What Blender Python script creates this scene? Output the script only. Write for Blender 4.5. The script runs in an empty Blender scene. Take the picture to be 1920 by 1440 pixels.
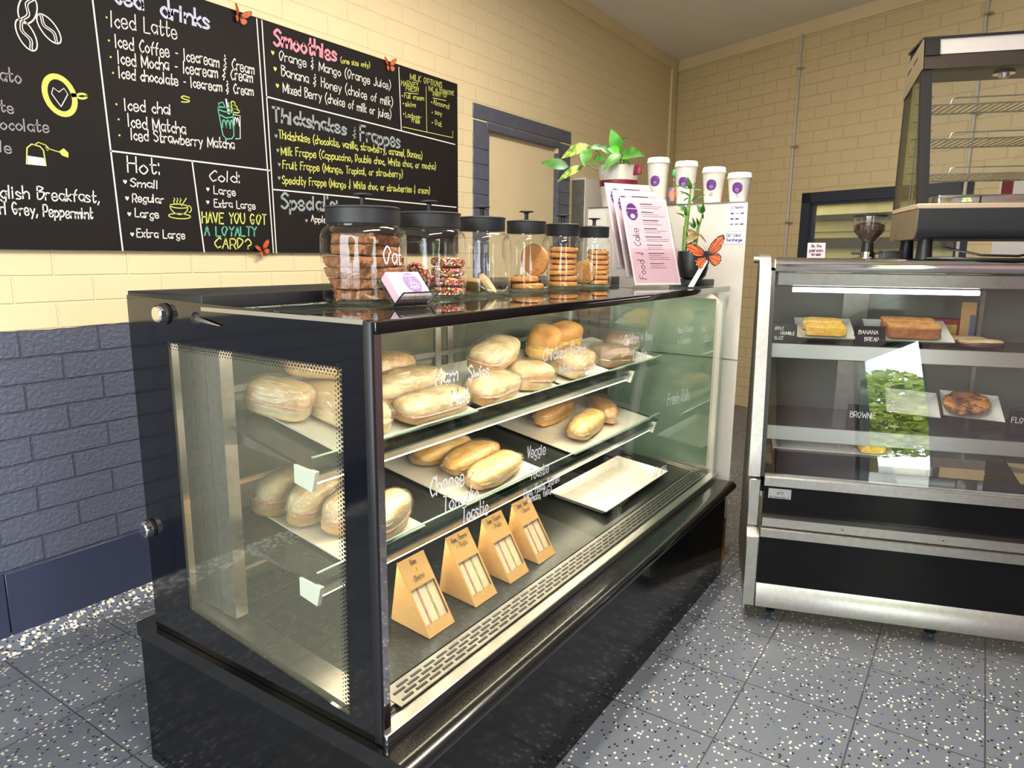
import bpy, bmesh, math, random
from math import sin, cos, pi, radians, atan2, hypot, sqrt
from mathutils import Vector, Matrix, noise

# ---------------------------------------------------------------- camera, world, light, exposure
scene = bpy.context.scene
col = scene.collection
YAW, PITCH, ROLL, FPX = 0.587136526, 0.181853304, 0.00884456965, 1311.19
cam_d = bpy.data.cameras.new('camera')
cam_d.sensor_fit = 'HORIZONTAL'; cam_d.sensor_width = 36.0
cam_d.lens = FPX / 1920 * 36.0; cam_d.clip_start = 0.02
cam = bpy.data.objects.new('camera', cam_d); col.objects.link(cam)
_f = Vector((cos(YAW)*cos(PITCH), sin(YAW)*cos(PITCH), -sin(PITCH)))
_r = Vector((sin(YAW), -cos(YAW), 0)); _u = _r.cross(_f)
_r, _u = cos(ROLL)*_r + sin(ROLL)*_u, -sin(ROLL)*_r + cos(ROLL)*_u
cam.matrix_world = Matrix(((_r.x, _u.x, -_f.x, 0), (_r.y, _u.y, -_f.y, 0), (_r.z, _u.z, -_f.z, 1.27), (0, 0, 0, 1)))
scene.camera = cam

w = bpy.data.worlds.new('daylight'); scene.world = w; w.use_nodes = True
bg = w.node_tree.nodes['Background']
bg.inputs[0].default_value = (0.86, 0.93, 1.0, 1); bg.inputs[1].default_value = 11.0

def area(name, loc, look, sx, sy, power, color=(1, 1, 1), portal=False, spread=None):
    l = bpy.data.lights.new(name, 'AREA'); l.shape = 'RECTANGLE'; l.size = sx; l.size_y = sy
    l.energy = power; l.color = color
    if portal: l.cycles.is_portal = True
    if spread: l.spread = spread
    o = bpy.data.objects.new(name, l); col.objects.link(o); o.location = loc
    o.rotation_euler = Vector(look).to_track_quat('-Z', 'Y').to_euler()
    return o
# the shop front's openings, where the daylight comes in (portals: they only guide the sky's light)
area('shop_front_daylight', (0.17, -1.25, 1.2), (0, 1, 0), 0.9, 2.4, 0, portal=True)
area('side_window_daylight', (-1.7, 0.7, 1.55), (1, 0, 0), 3.0, 2.4, 0, portal=True)
# the two fluorescent battens on the ceiling
CEIL_POWER = 78
area('ceiling_batten_light', (1.0, 0.3, 2.90), (0, 0, -1), 1.2, 0.12, CEIL_POWER, (1, 0.93, 0.80))
area('ceiling_batten_light', (2.5, 0.95, 2.90), (0, 0, -1), 1.2, 0.12, CEIL_POWER, (1, 0.93, 0.80))
scene.view_settings.view_transform = 'Standard'
scene.view_settings.look = 'None'
scene.view_settings.gamma = 1.0
scene.view_settings.use_curve_mapping = False
scene.view_settings.exposure = 0.0
scene.cycles.max_bounces = 10
scene.cycles.transparent_max_bounces = 32
scene.cycles.caustics_reflective = False
scene.cycles.caustics_refractive = False
scene.cycles.sample_clamp_indirect = 6.0
random.seed(7)

# ---------------------------------------------------------------- helpers
MW = {}
def tag(o, label=None, cat=None, group=None, kind=None):
    if label: o['label'] = label
    if cat: o['category'] = cat
    if group: o['group'] = group
    if kind: o['kind'] = kind
    return o
def T(name, label, cat, loc=(0, 0, 0), rz=0, group=None, rot=None):
    o = bpy.data.objects.new(name, None); col.objects.link(o); o.empty_display_size = 0.05
    o.location = loc; o.rotation_euler = rot if rot else (0, 0, rz)
    MW[o.name] = Matrix.Translation(Vector(loc)) @ (o.rotation_euler.to_matrix().to_4x4())
    return tag(o, label, cat, group)
def dup(root, loc, rz=None, label=None, group=None, rot=None, scale=None):
    r = root.copy(); col.objects.link(r); r.location = loc
    if rz is not None: r.rotation_euler = (0, 0, rz)
    if rot is not None: r.rotation_euler = rot
    if scale: r.scale = scale
    if label: r['label'] = label
    if group: r['group'] = group
    for ch in list(root.children):
        c = ch.copy(); col.objects.link(c); c.parent = r
        for g in list(ch.children):
            d = g.copy(); col.objects.link(d); d.parent = c
    return r

class MB:
    def __init__(s): s.v = []; s.f = []
    def add(s, vs, fs):
        b = len(s.v); s.v += [tuple(v) for v in vs]; s.f += [tuple(b+i for i in f) for f in fs]; return s
    def bm(s, bm, mtx=None):
        bm.verts.index_update()
        return s.add([(mtx @ v.co) if mtx else v.co.copy() for v in bm.verts], [[v.index for v in f.verts] for f in bm.faces])
    def box(s, x0, y0, z0, x1, y1, z1, r=0, seg=2, mtx=None):
        bm = bmesh.new(); bmesh.ops.create_cube(bm, size=1)
        for v in bm.verts: v.co = Vector(((x0+x1)/2+v.co.x*(x1-x0), (y0+y1)/2+v.co.y*(y1-y0), (z0+z1)/2+v.co.z*(z1-z0)))
        if r: bmesh.ops.bevel(bm, geom=bm.edges[:], offset=r, segments=seg, profile=0.5, affect='EDGES')
        s.bm(bm, mtx); bm.free(); return s
    def quad(s, *p): return s.add(p, [tuple(range(len(p)))])
    def extrude(s, poly, vec):
        n = len(poly); vec = Vector(vec); p = [Vector(q) for q in poly]
        return s.add(p+[q+vec for q in p], [tuple(range(n))[::-1], tuple(range(n, 2*n))]+[(i, (i+1) % n, n+(i+1) % n, n+i) for i in range(n)])
    def cyl(s, p0, p1, r0, r1=None, n=16): return s.tube([p0, p1], [r0, r0 if r1 is None else r1], n)
    def tube(s, pts, r, n=8, cap=True):
        pts = [Vector(p) for p in pts]; rr = r if isinstance(r, (list, tuple)) else [r]*len(pts)
        up = None; vs = []; fs = []
        for i, p in enumerate(pts):
            d = (pts[min(i+1, len(pts)-1)]-pts[max(i-1, 0)]).normalized()
            if up is None: up = Vector((0, 0, 1)) if abs(d.z) < .9 else Vector((1, 0, 0))
            a = d.cross(up).normalized(); b = a.cross(d).normalized(); up = b
            vs += [p+(a*cos(2*pi*k/n)+b*sin(2*pi*k/n))*rr[i] for k in range(n)]
        for i in range(len(pts)-1):
            fs += [(i*n+k, i*n+(k+1) % n, (i+1)*n+(k+1) % n, (i+1)*n+k) for k in range(n)]
        if cap: fs += [tuple(range(n))[::-1], tuple(range((len(pts)-1)*n, len(pts)*n))]
        return s.add(vs, fs)
    def lathe(s, prof, n=32, c=(0, 0, 0), mtx=None):
        vs = []; fs = []; c = Vector(c)
        for r, z in prof:
            for k in range(n):
                v = Vector((r*cos(2*pi*k/n), r*sin(2*pi*k/n), z))+c
                vs.append(mtx @ v if mtx else v)
        m = len(prof)
        for i in range(m-1): fs += [(i*n+k, i*n+(k+1) % n, (i+1)*n+(k+1) % n, (i+1)*n+k) for k in range(n)]
        if prof[0][0] > 1e-6 and prof[0] != prof[-1]: fs.append(tuple(range(n))[::-1])
        if prof[-1][0] > 1e-6 and prof[0] != prof[-1]: fs.append(tuple(range((m-1)*n, m*n)))
        return s.add(vs, fs)
    def blob(s, L, W, H, e1=.7, e2=.7, nz=.0, sc=30, seed=0, n=26, m=14, mtx=None, flat=None, wrinkle=0):
        sp = lambda a, e: math.copysign(abs(a)**e, a)
        vs = []; fs = []; off = Vector((seed*3.17, seed*1.31, seed*.77))
        for i in range(m+1):
            ph = -pi/2+pi*i/m
            for k in range(n):
                th = 2*pi*k/n
                v = Vector((L/2*sp(cos(ph), e1)*sp(cos(th), e2), W/2*sp(cos(ph), e1)*sp(sin(th), e2), H/2*sp(sin(ph), e1)))
                if nz: v *= 1+nz*noise.noise(v*sc+off)
                if wrinkle: v *= 1+wrinkle*abs(noise.noise(Vector((v.x*sc*.5, v.y*sc*3, v.z*sc*3))+off))
                if flat is not None and v.z < flat: v.z = flat
                vs.append(mtx @ v if mtx else v)
        for i in range(m): fs += [(i*n+k, i*n+(k+1) % n, (i+1)*n+(k+1) % n, (i+1)*n+k) for k in range(n)]
        return s.add(vs, fs)
    def build(s, name, mat, parent=None, world=False, ang=38, label=None, kind=None, mats=None, weld=True):
        me = bpy.data.meshes.new(name); o = bpy.data.objects.new(name, me); col.objects.link(o)
        vs = s.v
        if parent is not None:
            MW[o.name] = MW[parent.name]
            if world:
                inv = MW[parent.name].inverted(); vs = [inv @ Vector(v) for v in vs]
            o.parent = parent
        bm = bmesh.new(); bv = [bm.verts.new(v) for v in vs]
        for f in s.f:
            try: bm.faces.new([bv[i] for i in f])
            except ValueError: pass
        if weld: bmesh.ops.remove_doubles(bm, verts=bm.verts[:], dist=1e-6)
        bmesh.ops.recalc_face_normals(bm, faces=bm.faces[:])
        ca = radians(ang)
        for f in bm.faces: f.smooth = True
        for e in bm.edges: e.smooth = len(e.link_faces) == 2 and e.calc_face_angle(9) < ca
        bm.to_mesh(me); bm.free()
        me.materials.append(mat)
        if label: o['label'] = label
        if kind: o['kind'] = kind
        return o
def structure(name, mb, mat, **k):
    o = mb.build(name, mat, **k); o['kind'] = 'structure'; return o

# ---------------------------------------------------------------- materials
def nt(name):
    m = bpy.data.materials.new(name); m.use_nodes = True; t = m.node_tree
    return m, t, t.nodes, t.links, t.nodes['Principled BSDF']
def N(t, typ, **kw):
    n = t.nodes.new(typ)
    for k, v in kw.items():
        if k in n.inputs: n.inputs[k].default_value = v
        else: setattr(n, k, v)
    return n
def srgb(r, g, b):
    f = lambda c: (c/255/12.92) if c/255 <= .04045 else ((c/255+.055)/1.055)**2.4
    return (f(r), f(g), f(b), 1)
def M(name, c, rough=.5, metal=0, coat=0, var=0, sc=20, bump=0, bsc=80, emit=0, spec=None, c2=None, trans=0, coord='Object', detail=3):
    m, t, n, l, b = nt(name)
    b.inputs['Base Color'].default_value = c; b.inputs['Roughness'].default_value = rough; b.inputs['Metallic'].default_value = metal
    if coat: b.inputs['Coat Weight'].default_value = coat; b.inputs['Coat Roughness'].default_value = .06
    if spec is not None: b.inputs['Specular IOR Level'].default_value = spec
    if emit: b.inputs['Emission Color'].default_value = c; b.inputs['Emission Strength'].default_value = emit
    if trans: b.inputs['Transmission Weight'].default_value = trans
    tc = N(t, 'ShaderNodeTexCoord')
    if var or c2:
        nz = N(t, 'ShaderNodeTexNoise', Scale=sc, Detail=detail); l.new(tc.outputs[coord], nz.inputs['Vector'])
        r = N(t, 'ShaderNodeValToRGB'); l.new(nz.outputs[0], r.inputs[0])
        k = 1-var; a = c2 if c2 else tuple(x*k for x in c[:3])+(1,)
        r.color_ramp.elements[0].position = .36; r.color_ramp.elements[1].position = .64
        r.color_ramp.elements[0].color = a; r.color_ramp.elements[1].color = c
        l.new(r.outputs[0], b.inputs['Base Color'])
    if bump:
        nz2 = N(t, 'ShaderNodeTexNoise', Scale=bsc, Detail=4); l.new(tc.outputs[coord], nz2.inputs['Vector'])
        bp = N(t, 'ShaderNodeBump', Strength=bump, Distance=.01); l.new(nz2.outputs[0], bp.inputs['Height']); l.new(bp.outputs[0], b.inputs['Normal'])
    return m
def glass(name, tint=(1, 1, 1, 1), rough=0.0, edge=.9, base=.05, bump=0, bsc=60, haze=0, hazec=(1, 1, 1, 1), stretch=None):
    """thin pane: clear transmission plus a mirror share that grows at grazing angles"""
    m, t, n, l, b = nt(name); n.remove(b)
    out = n['Material Output']
    tr = N(t, 'ShaderNodeBsdfTransparent'); tr.inputs[0].default_value = tint
    gl = N(t, 'ShaderNodeBsdfGlossy', Roughness=rough); gl.inputs[0].default_value = (1, 1, 1, 1)
    lw = N(t, 'ShaderNodeLayerWeight', Blend=.5)
    pw = N(t, 'ShaderNodeMath', operation='POWER'); pw.inputs[1].default_value = 4.0; l.new(lw.outputs['Facing'], pw.inputs[0])
    mu = N(t, 'ShaderNodeMath', operation='MULTIPLY_ADD'); mu.inputs[1].default_value = edge; mu.inputs[2].default_value = base; l.new(pw.outputs[0], mu.inputs[0])
    mu.use_clamp = True
    mx = N(t, 'ShaderNodeMixShader'); l.new(mu.outputs[0], mx.inputs[0]); l.new(tr.outputs[0], mx.inputs[1]); l.new(gl.outputs[0], mx.inputs[2])
    last = mx
    if haze:
        df = N(t, 'ShaderNodeBsdfDiffuse'); df.inputs[0].default_value = hazec
        m2 = N(t, 'ShaderNodeMixShader'); m2.inputs[0].default_value = haze; l.new(mx.outputs[0], m2.inputs[1]); l.new(df.outputs[0], m2.inputs[2]); last = m2
    if bump:
        tc = N(t, 'ShaderNodeTexCoord'); nz = N(t, 'ShaderNodeTexNoise', Scale=bsc, Detail=5, Distortion=1.5)
        if stretch:
            mp = N(t, 'ShaderNodeMapping'); mp.inputs['Scale'].default_value = stretch; l.new(tc.outputs['Object'], mp.inputs['Vector']); l.new(mp.outputs[0], nz.inputs['Vector'])
        else: l.new(tc.outputs['Object'], nz.inputs['Vector'])
        bp = N(t, 'ShaderNodeBump', Strength=bump, Distance=.01); l.new(nz.outputs[0], bp.inputs['Height'])
        l.new(bp.outputs[0], gl.inputs['Normal']); l.new(bp.outputs[0], lw.inputs['Normal'])
    l.new(last.outputs[0], out.inputs['Surface'])
    return m

CREAM = srgb(228, 208, 168); NAVY = srgb(88, 91, 108)
def brick_mat(name, lower=False, upper=CREAM, paint_z=1.028):
    m, t, n, l, b = nt(name)
    tc = N(t, 'ShaderNodeTexCoord'); sp = N(t, 'ShaderNodeSeparateXYZ'); l.new(tc.outputs['Object'], sp.inputs[0])
    cb = N(t, 'ShaderNodeCombineXYZ'); l.new(sp.outputs[0], cb.inputs[0]); l.new(sp.outputs[2], cb.inputs[1])
    wob = N(t, 'ShaderNodeTexNoise', Scale=9.0, Detail=2); l.new(cb.outputs[0], wob.inputs['Vector'])
    wm = N(t, 'ShaderNodeVectorMath', operation='SCALE'); wm.inputs['Scale'].default_value = .006; l.new(wob.outputs['Color'], wm.inputs[0])
    wa = N(t, 'ShaderNodeVectorMath', operation='ADD'); l.new(cb.outputs[0], wa.inputs[0]); l.new(wm.outputs[0], wa.inputs[1])
    br = N(t, 'ShaderNodeTexBrick', Scale=1.0); br.offset = .5
    br.inputs['Mortar Size'].default_value = .0045; br.inputs['Mortar Smooth'].default_value = .45
    br.inputs['Brick Width'].default_value = .242; br.inputs['Row Height'].default_value = .0853
    br.inputs['Color1'].default_value = (1, 1, 1, 1); br.inputs['Color2'].default_value = (1, 1, 1, 1)
    br.inputs['Mortar'].default_value = (0, 0, 0, 1)
    l.new(wa.outputs[0], br.inputs['Vector'])
    ng = N(t, 'ShaderNodeTexNoise', Scale=70.0, Detail=5); l.new(tc.outputs['Object'], ng.inputs['Vector'])
    big = N(t, 'ShaderNodeTexNoise', Scale=3.0, Detail=3); l.new(tc.outputs['Object'], big.inputs['Vector'])
    # rough faces below the paint line, smoother above
    hm = N(t, 'ShaderNodeMath', operation='MULTIPLY'); l.new(ng.outputs[0], hm.inputs[0])
    up = N(t, 'ShaderNodeMix', data_type='RGBA'); up.inputs['A'].default_value = upper; up.inputs['B'].default_value = tuple(x*.93 for x in upper[:3])+(1,)
    l.new(big.outputs[0], up.inputs['Factor'])
    colr = up.outputs['Result']
    if lower:
        wz = N(t, 'ShaderNodeTexNoise', Scale=14.0, Detail=2); l.new(tc.outputs['Object'], wz.inputs['Vector'])
        ad = N(t, 'ShaderNodeMath', operation='MULTIPLY_ADD'); ad.inputs[1].default_value = .012; l.new(wz.outputs[0], ad.inputs[0]); l.new(sp.outputs[2], ad.inputs[2])
        gt = N(t, 'ShaderNodeMath', operation='GREATER_THAN'); gt.inputs[1].default_value = paint_z; l.new(ad.outputs[0], gt.inputs[0])
        lo = N(t, 'ShaderNodeMix', data_type='RGBA'); lo.inputs['A'].default_value = NAVY; lo.inputs['B'].default_value = tuple(x*.8 for x in NAVY[:3])+(1,); l.new(ng.outputs[0], lo.inputs['Factor'])
        lj = N(t, 'ShaderNodeMix', data_type='RGBA'); l.new(br.outputs['Fac'], lj.inputs['Factor']); l.new(lo.outputs['Result'], lj.inputs['A']); lj.inputs['B'].default_value = tuple(x*.58 for x in NAVY[:3])+(1,); lo = lj
        mx = N(t, 'ShaderNodeMix', data_type='RGBA'); l.new(gt.outputs[0], mx.inputs['Factor']); l.new(lo.outputs['Result'], mx.inputs['A']); l.new(colr, mx.inputs['B'])
        colr = mx.outputs['Result']
        rg = N(t, 'ShaderNodeMapRange'); rg.inputs['To Min'].default_value = 1.1; rg.inputs['To Max'].default_value = .08; l.new(gt.outputs[0], rg.inputs['Value']); l.new(rg.outputs[0], hm.inputs[1])
        # mortar lines are flush and barely seen in the cream part behind the boards
        r2 = N(t, 'ShaderNodeMapRange'); r2.inputs['To Min'].default_value = 1.0; r2.inputs['To Max'].default_value = .42; l.new(gt.outputs[0], r2.inputs['Value'])
        mm = N(t, 'ShaderNodeMath', operation='MULTIPLY'); l.new(br.outputs['Fac'], mm.inputs[0]); l.new(r2.outputs[0], mm.inputs[1]); mort = mm.outputs[0]
        r3 = N(t, 'ShaderNodeMapRange'); r3.inputs['To Min'].default_value = .42; r3.inputs['To Max'].default_value = .6; l.new(gt.outputs[0], r3.inputs['Value']); l.new(r3.outputs[0], b.inputs['Roughness'])
    else:
        hm.inputs[1].default_value = .12; mort = br.outputs['Fac']; b.inputs['Roughness'].default_value = .55
    l.new(colr, b.inputs['Base Color'])
    sb = N(t, 'ShaderNodeMath', operation='SUBTRACT'); l.new(hm.outputs[0], sb.inputs[0]); l.new(mort, sb.inputs[1])
    bp = N(t, 'ShaderNodeBump', Strength=.85 if lower else .75, Distance=.006); l.new(sb.outputs[0], bp.inputs['Height']); l.new(bp.outputs[0], b.inputs['Normal'])
    return m
def speck_mat(name, base, rough=.33, dens=1.0, tiles=True, pale=.26):
    m, t, n, l, b = nt(name)
    tc = N(t, 'ShaderNodeTexCoord'); sp = N(t, 'ShaderNodeSeparateXYZ'); l.new(tc.outputs['Object'], sp.inputs[0])
    cur = None
    nz = N(t, 'ShaderNodeTexNoise', Scale=2.2, Detail=4); l.new(tc.outputs['Object'], nz.inputs['Vector'])
    bx = N(t, 'ShaderNodeMix', data_type='RGBA'); bx.inputs['A'].default_value = base; bx.inputs['B'].default_value = tuple(x*.78 for x in base[:3])+(1,); l.new(nz.outputs[0], bx.inputs['Factor'])
    cur = bx.outputs['Result']
    for i, (sc, rad, lo, hi, c) in enumerate(((66, pale, .0, .5*dens, srgb(206, 202, 190)), (56, .23, .0, .30*dens, srgb(196, 184, 152)), (72, .28, .3, .3+.40*dens, srgb(14, 15, 18)), (62, .22, .6, .6+.10*dens, srgb(40, 62, 130)))):
        mp = N(t, 'ShaderNodeMapping'); mp.inputs['Location'].default_value = (i*3.3, i*7.7, 0); mp.inputs['Rotation'].default_value = (0, 0, i*.7); mp.inputs['Scale'].default_value = (1, 1.25, 1)
        dn = N(t, 'ShaderNodeTexNoise', Scale=90.0); l.new(tc.outputs['Object'], dn.inputs['Vector'])
        ds = N(t, 'ShaderNodeVectorMath', operation='SCALE'); ds.inputs['Scale'].default_value = .0045; l.new(dn.outputs['Color'], ds.inputs[0])
        da = N(t, 'ShaderNodeVectorMath', operation='ADD'); l.new(tc.outputs['Object'], da.inputs[0]); l.new(ds.outputs[0], da.inputs[1])
        l.new(da.outputs[0], mp.inputs['Vector'])
        vo = N(t, 'ShaderNodeTexVoronoi', Scale=sc); vo.voronoi_dimensions = '2D'; l.new(mp.outputs[0], vo.inputs['Vector'])
        lt = N(t, 'ShaderNodeMath', operation='LESS_THAN'); lt.inputs[1].default_value = rad; l.new(vo.outputs['Distance'], lt.inputs[0])
        sc_ = N(t, 'ShaderNodeSeparateColor'); l.new(vo.outputs['Color'], sc_.inputs[0])
        g1 = N(t, 'ShaderNodeMath', operation='GREATER_THAN'); g1.inputs[1].default_value = lo; l.new(sc_.outputs[i % 3], g1.inputs[0])
        g2 = N(t, 'ShaderNodeMath', operation='LESS_THAN'); g2.inputs[1].default_value = hi; l.new(sc_.outputs[i % 3], g2.inputs[0])
        a1 = N(t, 'ShaderNodeMath', operation='MULTIPLY'); l.new(lt.outputs[0], a1.inputs[0]); l.new(g1.outputs[0], a1.inputs[1])
        a2 = N(t, 'ShaderNodeMath', operation='MULTIPLY'); l.new(a1.outputs[0], a2.inputs[0]); l.new(g2.outputs[0], a2.inputs[1])
        mx = N(t, 'ShaderNodeMix', data_type='RGBA'); l.new(a2.outputs[0], mx.inputs['Factor']); l.new(cur, mx.inputs['A']); mx.inputs['B'].default_value = c
        cur = mx.outputs['Result']
    if tiles:
        mp = N(t, 'ShaderNodeMapping'); mp.inputs['Location'].default_value = (-.79+.303*4, -.167+.303*8, 0); l.new(tc.outputs['Object'], mp.inputs['Vector'])
        br = N(t, 'ShaderNodeTexBrick', Scale=1.0); br.offset = 0
        br.inputs['Mortar Size'].default_value = .0026; br.inputs['Mortar Smooth'].default_value = .3; br.inputs['Brick Width'].default_value = .303; br.inputs['Row Height'].default_value = .303
        l.new(mp.outputs[0], br.inputs['Vector'])
        mx = N(t, 'ShaderNodeMix', data_type='RGBA'); fm = N(t, 'ShaderNodeMath', operation='MULTIPLY'); fm.inputs[1].default_value = .9; l.new(br.outputs['Fac'], fm.inputs[0])
        l.new(fm.outputs[0], mx.inputs['Factor']); l.new(cur, mx.inputs['A']); mx.inputs['B'].default_value = srgb(52, 54, 58); cur = mx.outputs['Result']
    l.new(cur, b.inputs['Base Color']); b.inputs['Roughness'].default_value = rough
    n2 = N(t, 'ShaderNodeTexNoise', Scale=35.0, Detail=3); l.new(tc.outputs['Object'], n2.inputs['Vector'])
    bp = N(t, 'ShaderNodeBump', Strength=.12, Distance=.01); l.new(n2.outputs[0], bp.inputs['Height']); l.new(bp.outputs[0], b.inputs['Normal'])
    return m

m_left = brick_mat('painted_brick_two_tone', lower=True)
m_back = brick_mat('painted_brick_cream', upper=srgb(218, 196, 152))
m_cream = M('cream_paint', CREAM, .55, var=.06, sc=3)
m_navy = M('navy_paint', NAVY, .4, var=.15, sc=30, bump=.12, bsc=60)
m_navyflat = M('navy_skirting_paint', srgb(54, 59, 82), .35, var=.12, sc=6)
m_ceil = M('ceiling_paint', srgb(238, 235, 230), .8, var=.04, sc=2)
m_floor = speck_mat('flake_floor', srgb(100, 104, 111), rough=.3, dens=.27)
m_grit = speck_mat('flake_cove', srgb(92, 98, 112), rough=.5, dens=1.05, tiles=False, pale=.42)
m_blackgl = M('black_printed_glass', srgb(9, 9, 10), .06, coat=.5)
m_granite = M('black_polished_stone', srgb(13, 13, 14), .16, coat=.3)
m_plinth = M('black_gloss_panel', srgb(10, 10, 12), .10, spec=.32)
m_black = M('black_plastic', srgb(22, 22, 25), .4)
m_blackmat = M('matt_black_metal', srgb(30, 31, 35), .5, bump=.05)
m_steel = M('brushed_steel', srgb(200, 197, 190), .3, 1, var=.12, sc=60)
m_steel2 = M('dull_steel', srgb(150, 146, 138), .38, 1, var=.18, sc=25)
m_chrome = M('polished_steel', srgb(225, 224, 222), .06, 1)
m_mirror = M('mirror_strip', srgb(205, 200, 205), .04, 1)
m_alu = M('aluminium', srgb(205, 204, 198), .3, 1)
m_deck = M('dark_steel_deck', srgb(62, 65, 61), .34, .8, var=.2, sc=14)
m_slate = M('dark_shelf', srgb(58, 60, 58), .24, .5, var=.15, sc=10)
m_rear = M('rear_door_glass', srgb(104, 110, 98), .1, .15)
m_white = M('white_enamel', srgb(202, 196, 188), .35)
m_ceramic = M('white_melamine', srgb(208, 204, 192), .2, coat=.3)
m_paper = M('white_paper', srgb(220, 215, 212), .7)
m_pink = M('pale_pink_paper', srgb(212, 180, 190), .6)
m_purple = M('purple_print', srgb(84, 30, 112), .5)
m_lilac = M('pale_lilac_print', srgb(206, 184, 214), .6)
m_ink = M('dark_ink', srgb(30, 26, 34), .6)
m_inkg = M('grey_print', srgb(120, 104, 112), .6)
m_blue = M('blue_marker', srgb(38, 40, 130), .6)
m_green_cap = M('pale_green_acrylic', srgb(226, 232, 222), .25, coat=.3)
m_glass = glass('clear_glass', (.97, .985, .975, 1), edge=.7, base=.045)
m_glassend = glass('end_glass', (.96, .97, .94, 1), edge=.7, base=.05, haze=.06, hazec=srgb(190, 185, 150))  # haze for condensation, with the cream wall's reflection put into its colour
m_glassgreen = glass('green_edge_glass', (.80, .90, .85, 1), edge=.7, base=.06)
m_glassedge = M('green_glass_edge', srgb(176, 198, 186), .15, coat=.5)
m_jar = glass('jar_glass', (.97, .98, .97, 1), edge=.85, base=.05, bump=.08, bsc=9)
m_jarbase = glass('jar_base_glass', (.86, .92, .88, 1), edge=.8, base=.10)
m_acryl = glass('acrylic', (.985, .98, .985, 1), edge=.55, base=.05)
m_film = glass('cling_film', (.97, .97, .96, 1), rough=.14, edge=.5, base=.10, bump=1.0, bsc=38, haze=.03, hazec=(.85, .85, .78, 1), stretch=(.35, 1.4, 1.4))
m_tree = M('tree_leaf', srgb(200, 208, 96), .6, c2=srgb(146, 176, 66), sc=1.2)
m_treed = M('tree_leaf_dark', srgb(120, 150, 62), .6, c2=srgb(150, 176, 78), sc=1.5)
m_led = M('light_strip', (1, .86, .62, 1), .5, emit=9)
m_tube = M('fluorescent_tube', (.93, .96, 1, 1), .5, emit=7)
m_lamp = M('batten_diffuser', (1, .95, .86, 1), .5, emit=6)
m_board = M('chalkboard_black', srgb(27, 23, 23), .7, var=.15, sc=5, spec=.2)
CH = {'w': M('white_chalk', srgb(222, 218, 214), .9), 'g': M('grey_chalk', srgb(150, 146, 150), .9), 'v': M('lilac_chalk', srgb(186, 188, 214), .9),
      'y': M('yellow_green_chalk', srgb(203, 205, 102), .9), 't': M('teal_chalk', srgb(96, 180, 150), .9), 'p': M('pink_chalk', srgb(226, 140, 158), .9), 's': M('silver_chalk', srgb(142, 148, 152), .9)}
m_glasspen = M('white_glass_marker', srgb(222, 226, 232), .7)
m_bread = M('pale_bread_crust', srgb(196, 166, 116), .6, c2=srgb(176, 134, 82), sc=14, bump=.25, bsc=50)
m_breadw = M('floured_bread', srgb(204, 184, 142), .7, c2=srgb(172, 140, 96), sc=18, bump=.25, bsc=50)
m_brown = M('brown_crust', srgb(176, 118, 58), .55, c2=srgb(206, 152, 84), sc=12, bump=.3, bsc=60)
m_gold = M('golden_toast', srgb(226, 164, 72), .5, c2=srgb(236, 196, 120), sc=18, bump=.35, bsc=60)
m_dark = M('dark_rye_crust', srgb(104, 78, 56), .6, c2=srgb(130, 98, 66), sc=12, bump=.3, bsc=50)
m_ham = M('ham_filling', srgb(186, 124, 112), .5, c2=srgb(206, 160, 132), sc=60)
m_greenf = M('green_filling', srgb(150, 140, 88), .5, c2=srgb(206, 186, 124), sc=70)
m_kraft = M('kraft_card', srgb(202, 156, 92), .75, var=.06, sc=30)
m_slicew = M('white_sandwich_bread', srgb(232, 214, 172), .8, var=.1, sc=60)
m_oat = M('oat_slice_crumb', srgb(106, 62, 36), .75, c2=srgb(156, 102, 62), sc=90, bump=.9, bsc=70, detail=6)
m_choc = M('chocolate_biscuit', srgb(70, 36, 24), .5)
m_cookie = M('cookie_crumb', srgb(198, 130, 66), .7, c2=srgb(214, 154, 88), sc=40, bump=.5, bsc=90)
m_chip = M('chocolate_chip', srgb(52, 28, 20), .5)
m_crumble = M('crumble', srgb(236, 196, 92), .75, c2=srgb(226, 168, 70), sc=60, bump=.9, bsc=70, detail=6)
m_banana = M('banana_bread_crumb', srgb(146, 88, 52), .75, c2=srgb(170, 110, 66), sc=40, bump=.5, bsc=80)
m_bananat = M('banana_bread_top', srgb(206, 150, 84), .7, c2=srgb(180, 120, 62), sc=30, bump=.4, bsc=60)
m_leaf = M('green_leaf', srgb(44, 92, 34), .4, c2=srgb(78, 128, 48), sc=25)
m_leafv = M('variegated_leaf', srgb(176, 188, 84), .45, c2=srgb(50, 98, 38), sc=45)
m_leafb = M('bright_leaf', srgb(84, 158, 48), .4, c2=srgb(64, 132, 40), sc=25)
m_leafd = M('dry_leaf', srgb(128, 104, 58), .7, c2=srgb(92, 84, 44), sc=30)
m_stalk = M('bamboo_stalk', srgb(118, 150, 66), .45, c2=srgb(84, 122, 48), sc=30)
m_maroon = M('maroon_ribbon', srgb(120, 22, 44), .35)
m_orange = M('orange_wing', srgb(232, 84, 28), .55, c2=srgb(240, 112, 50), sc=80)
m_vein = M('black_wing_edge', srgb(22, 18, 18), .55)
m_beans = M('coffee_beans', srgb(44, 24, 16), .45, c2=srgb(70, 40, 26), sc=130, bump=.8, bsc=140)
m_conduit = M('grey_conduit', srgb(196, 190, 180), .45)
m_window = M('slate_window_paint', srgb(48, 54, 70), .35)
m_tile_pink = M('pink_brown_brick', srgb(150, 118, 122), .6)
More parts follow.
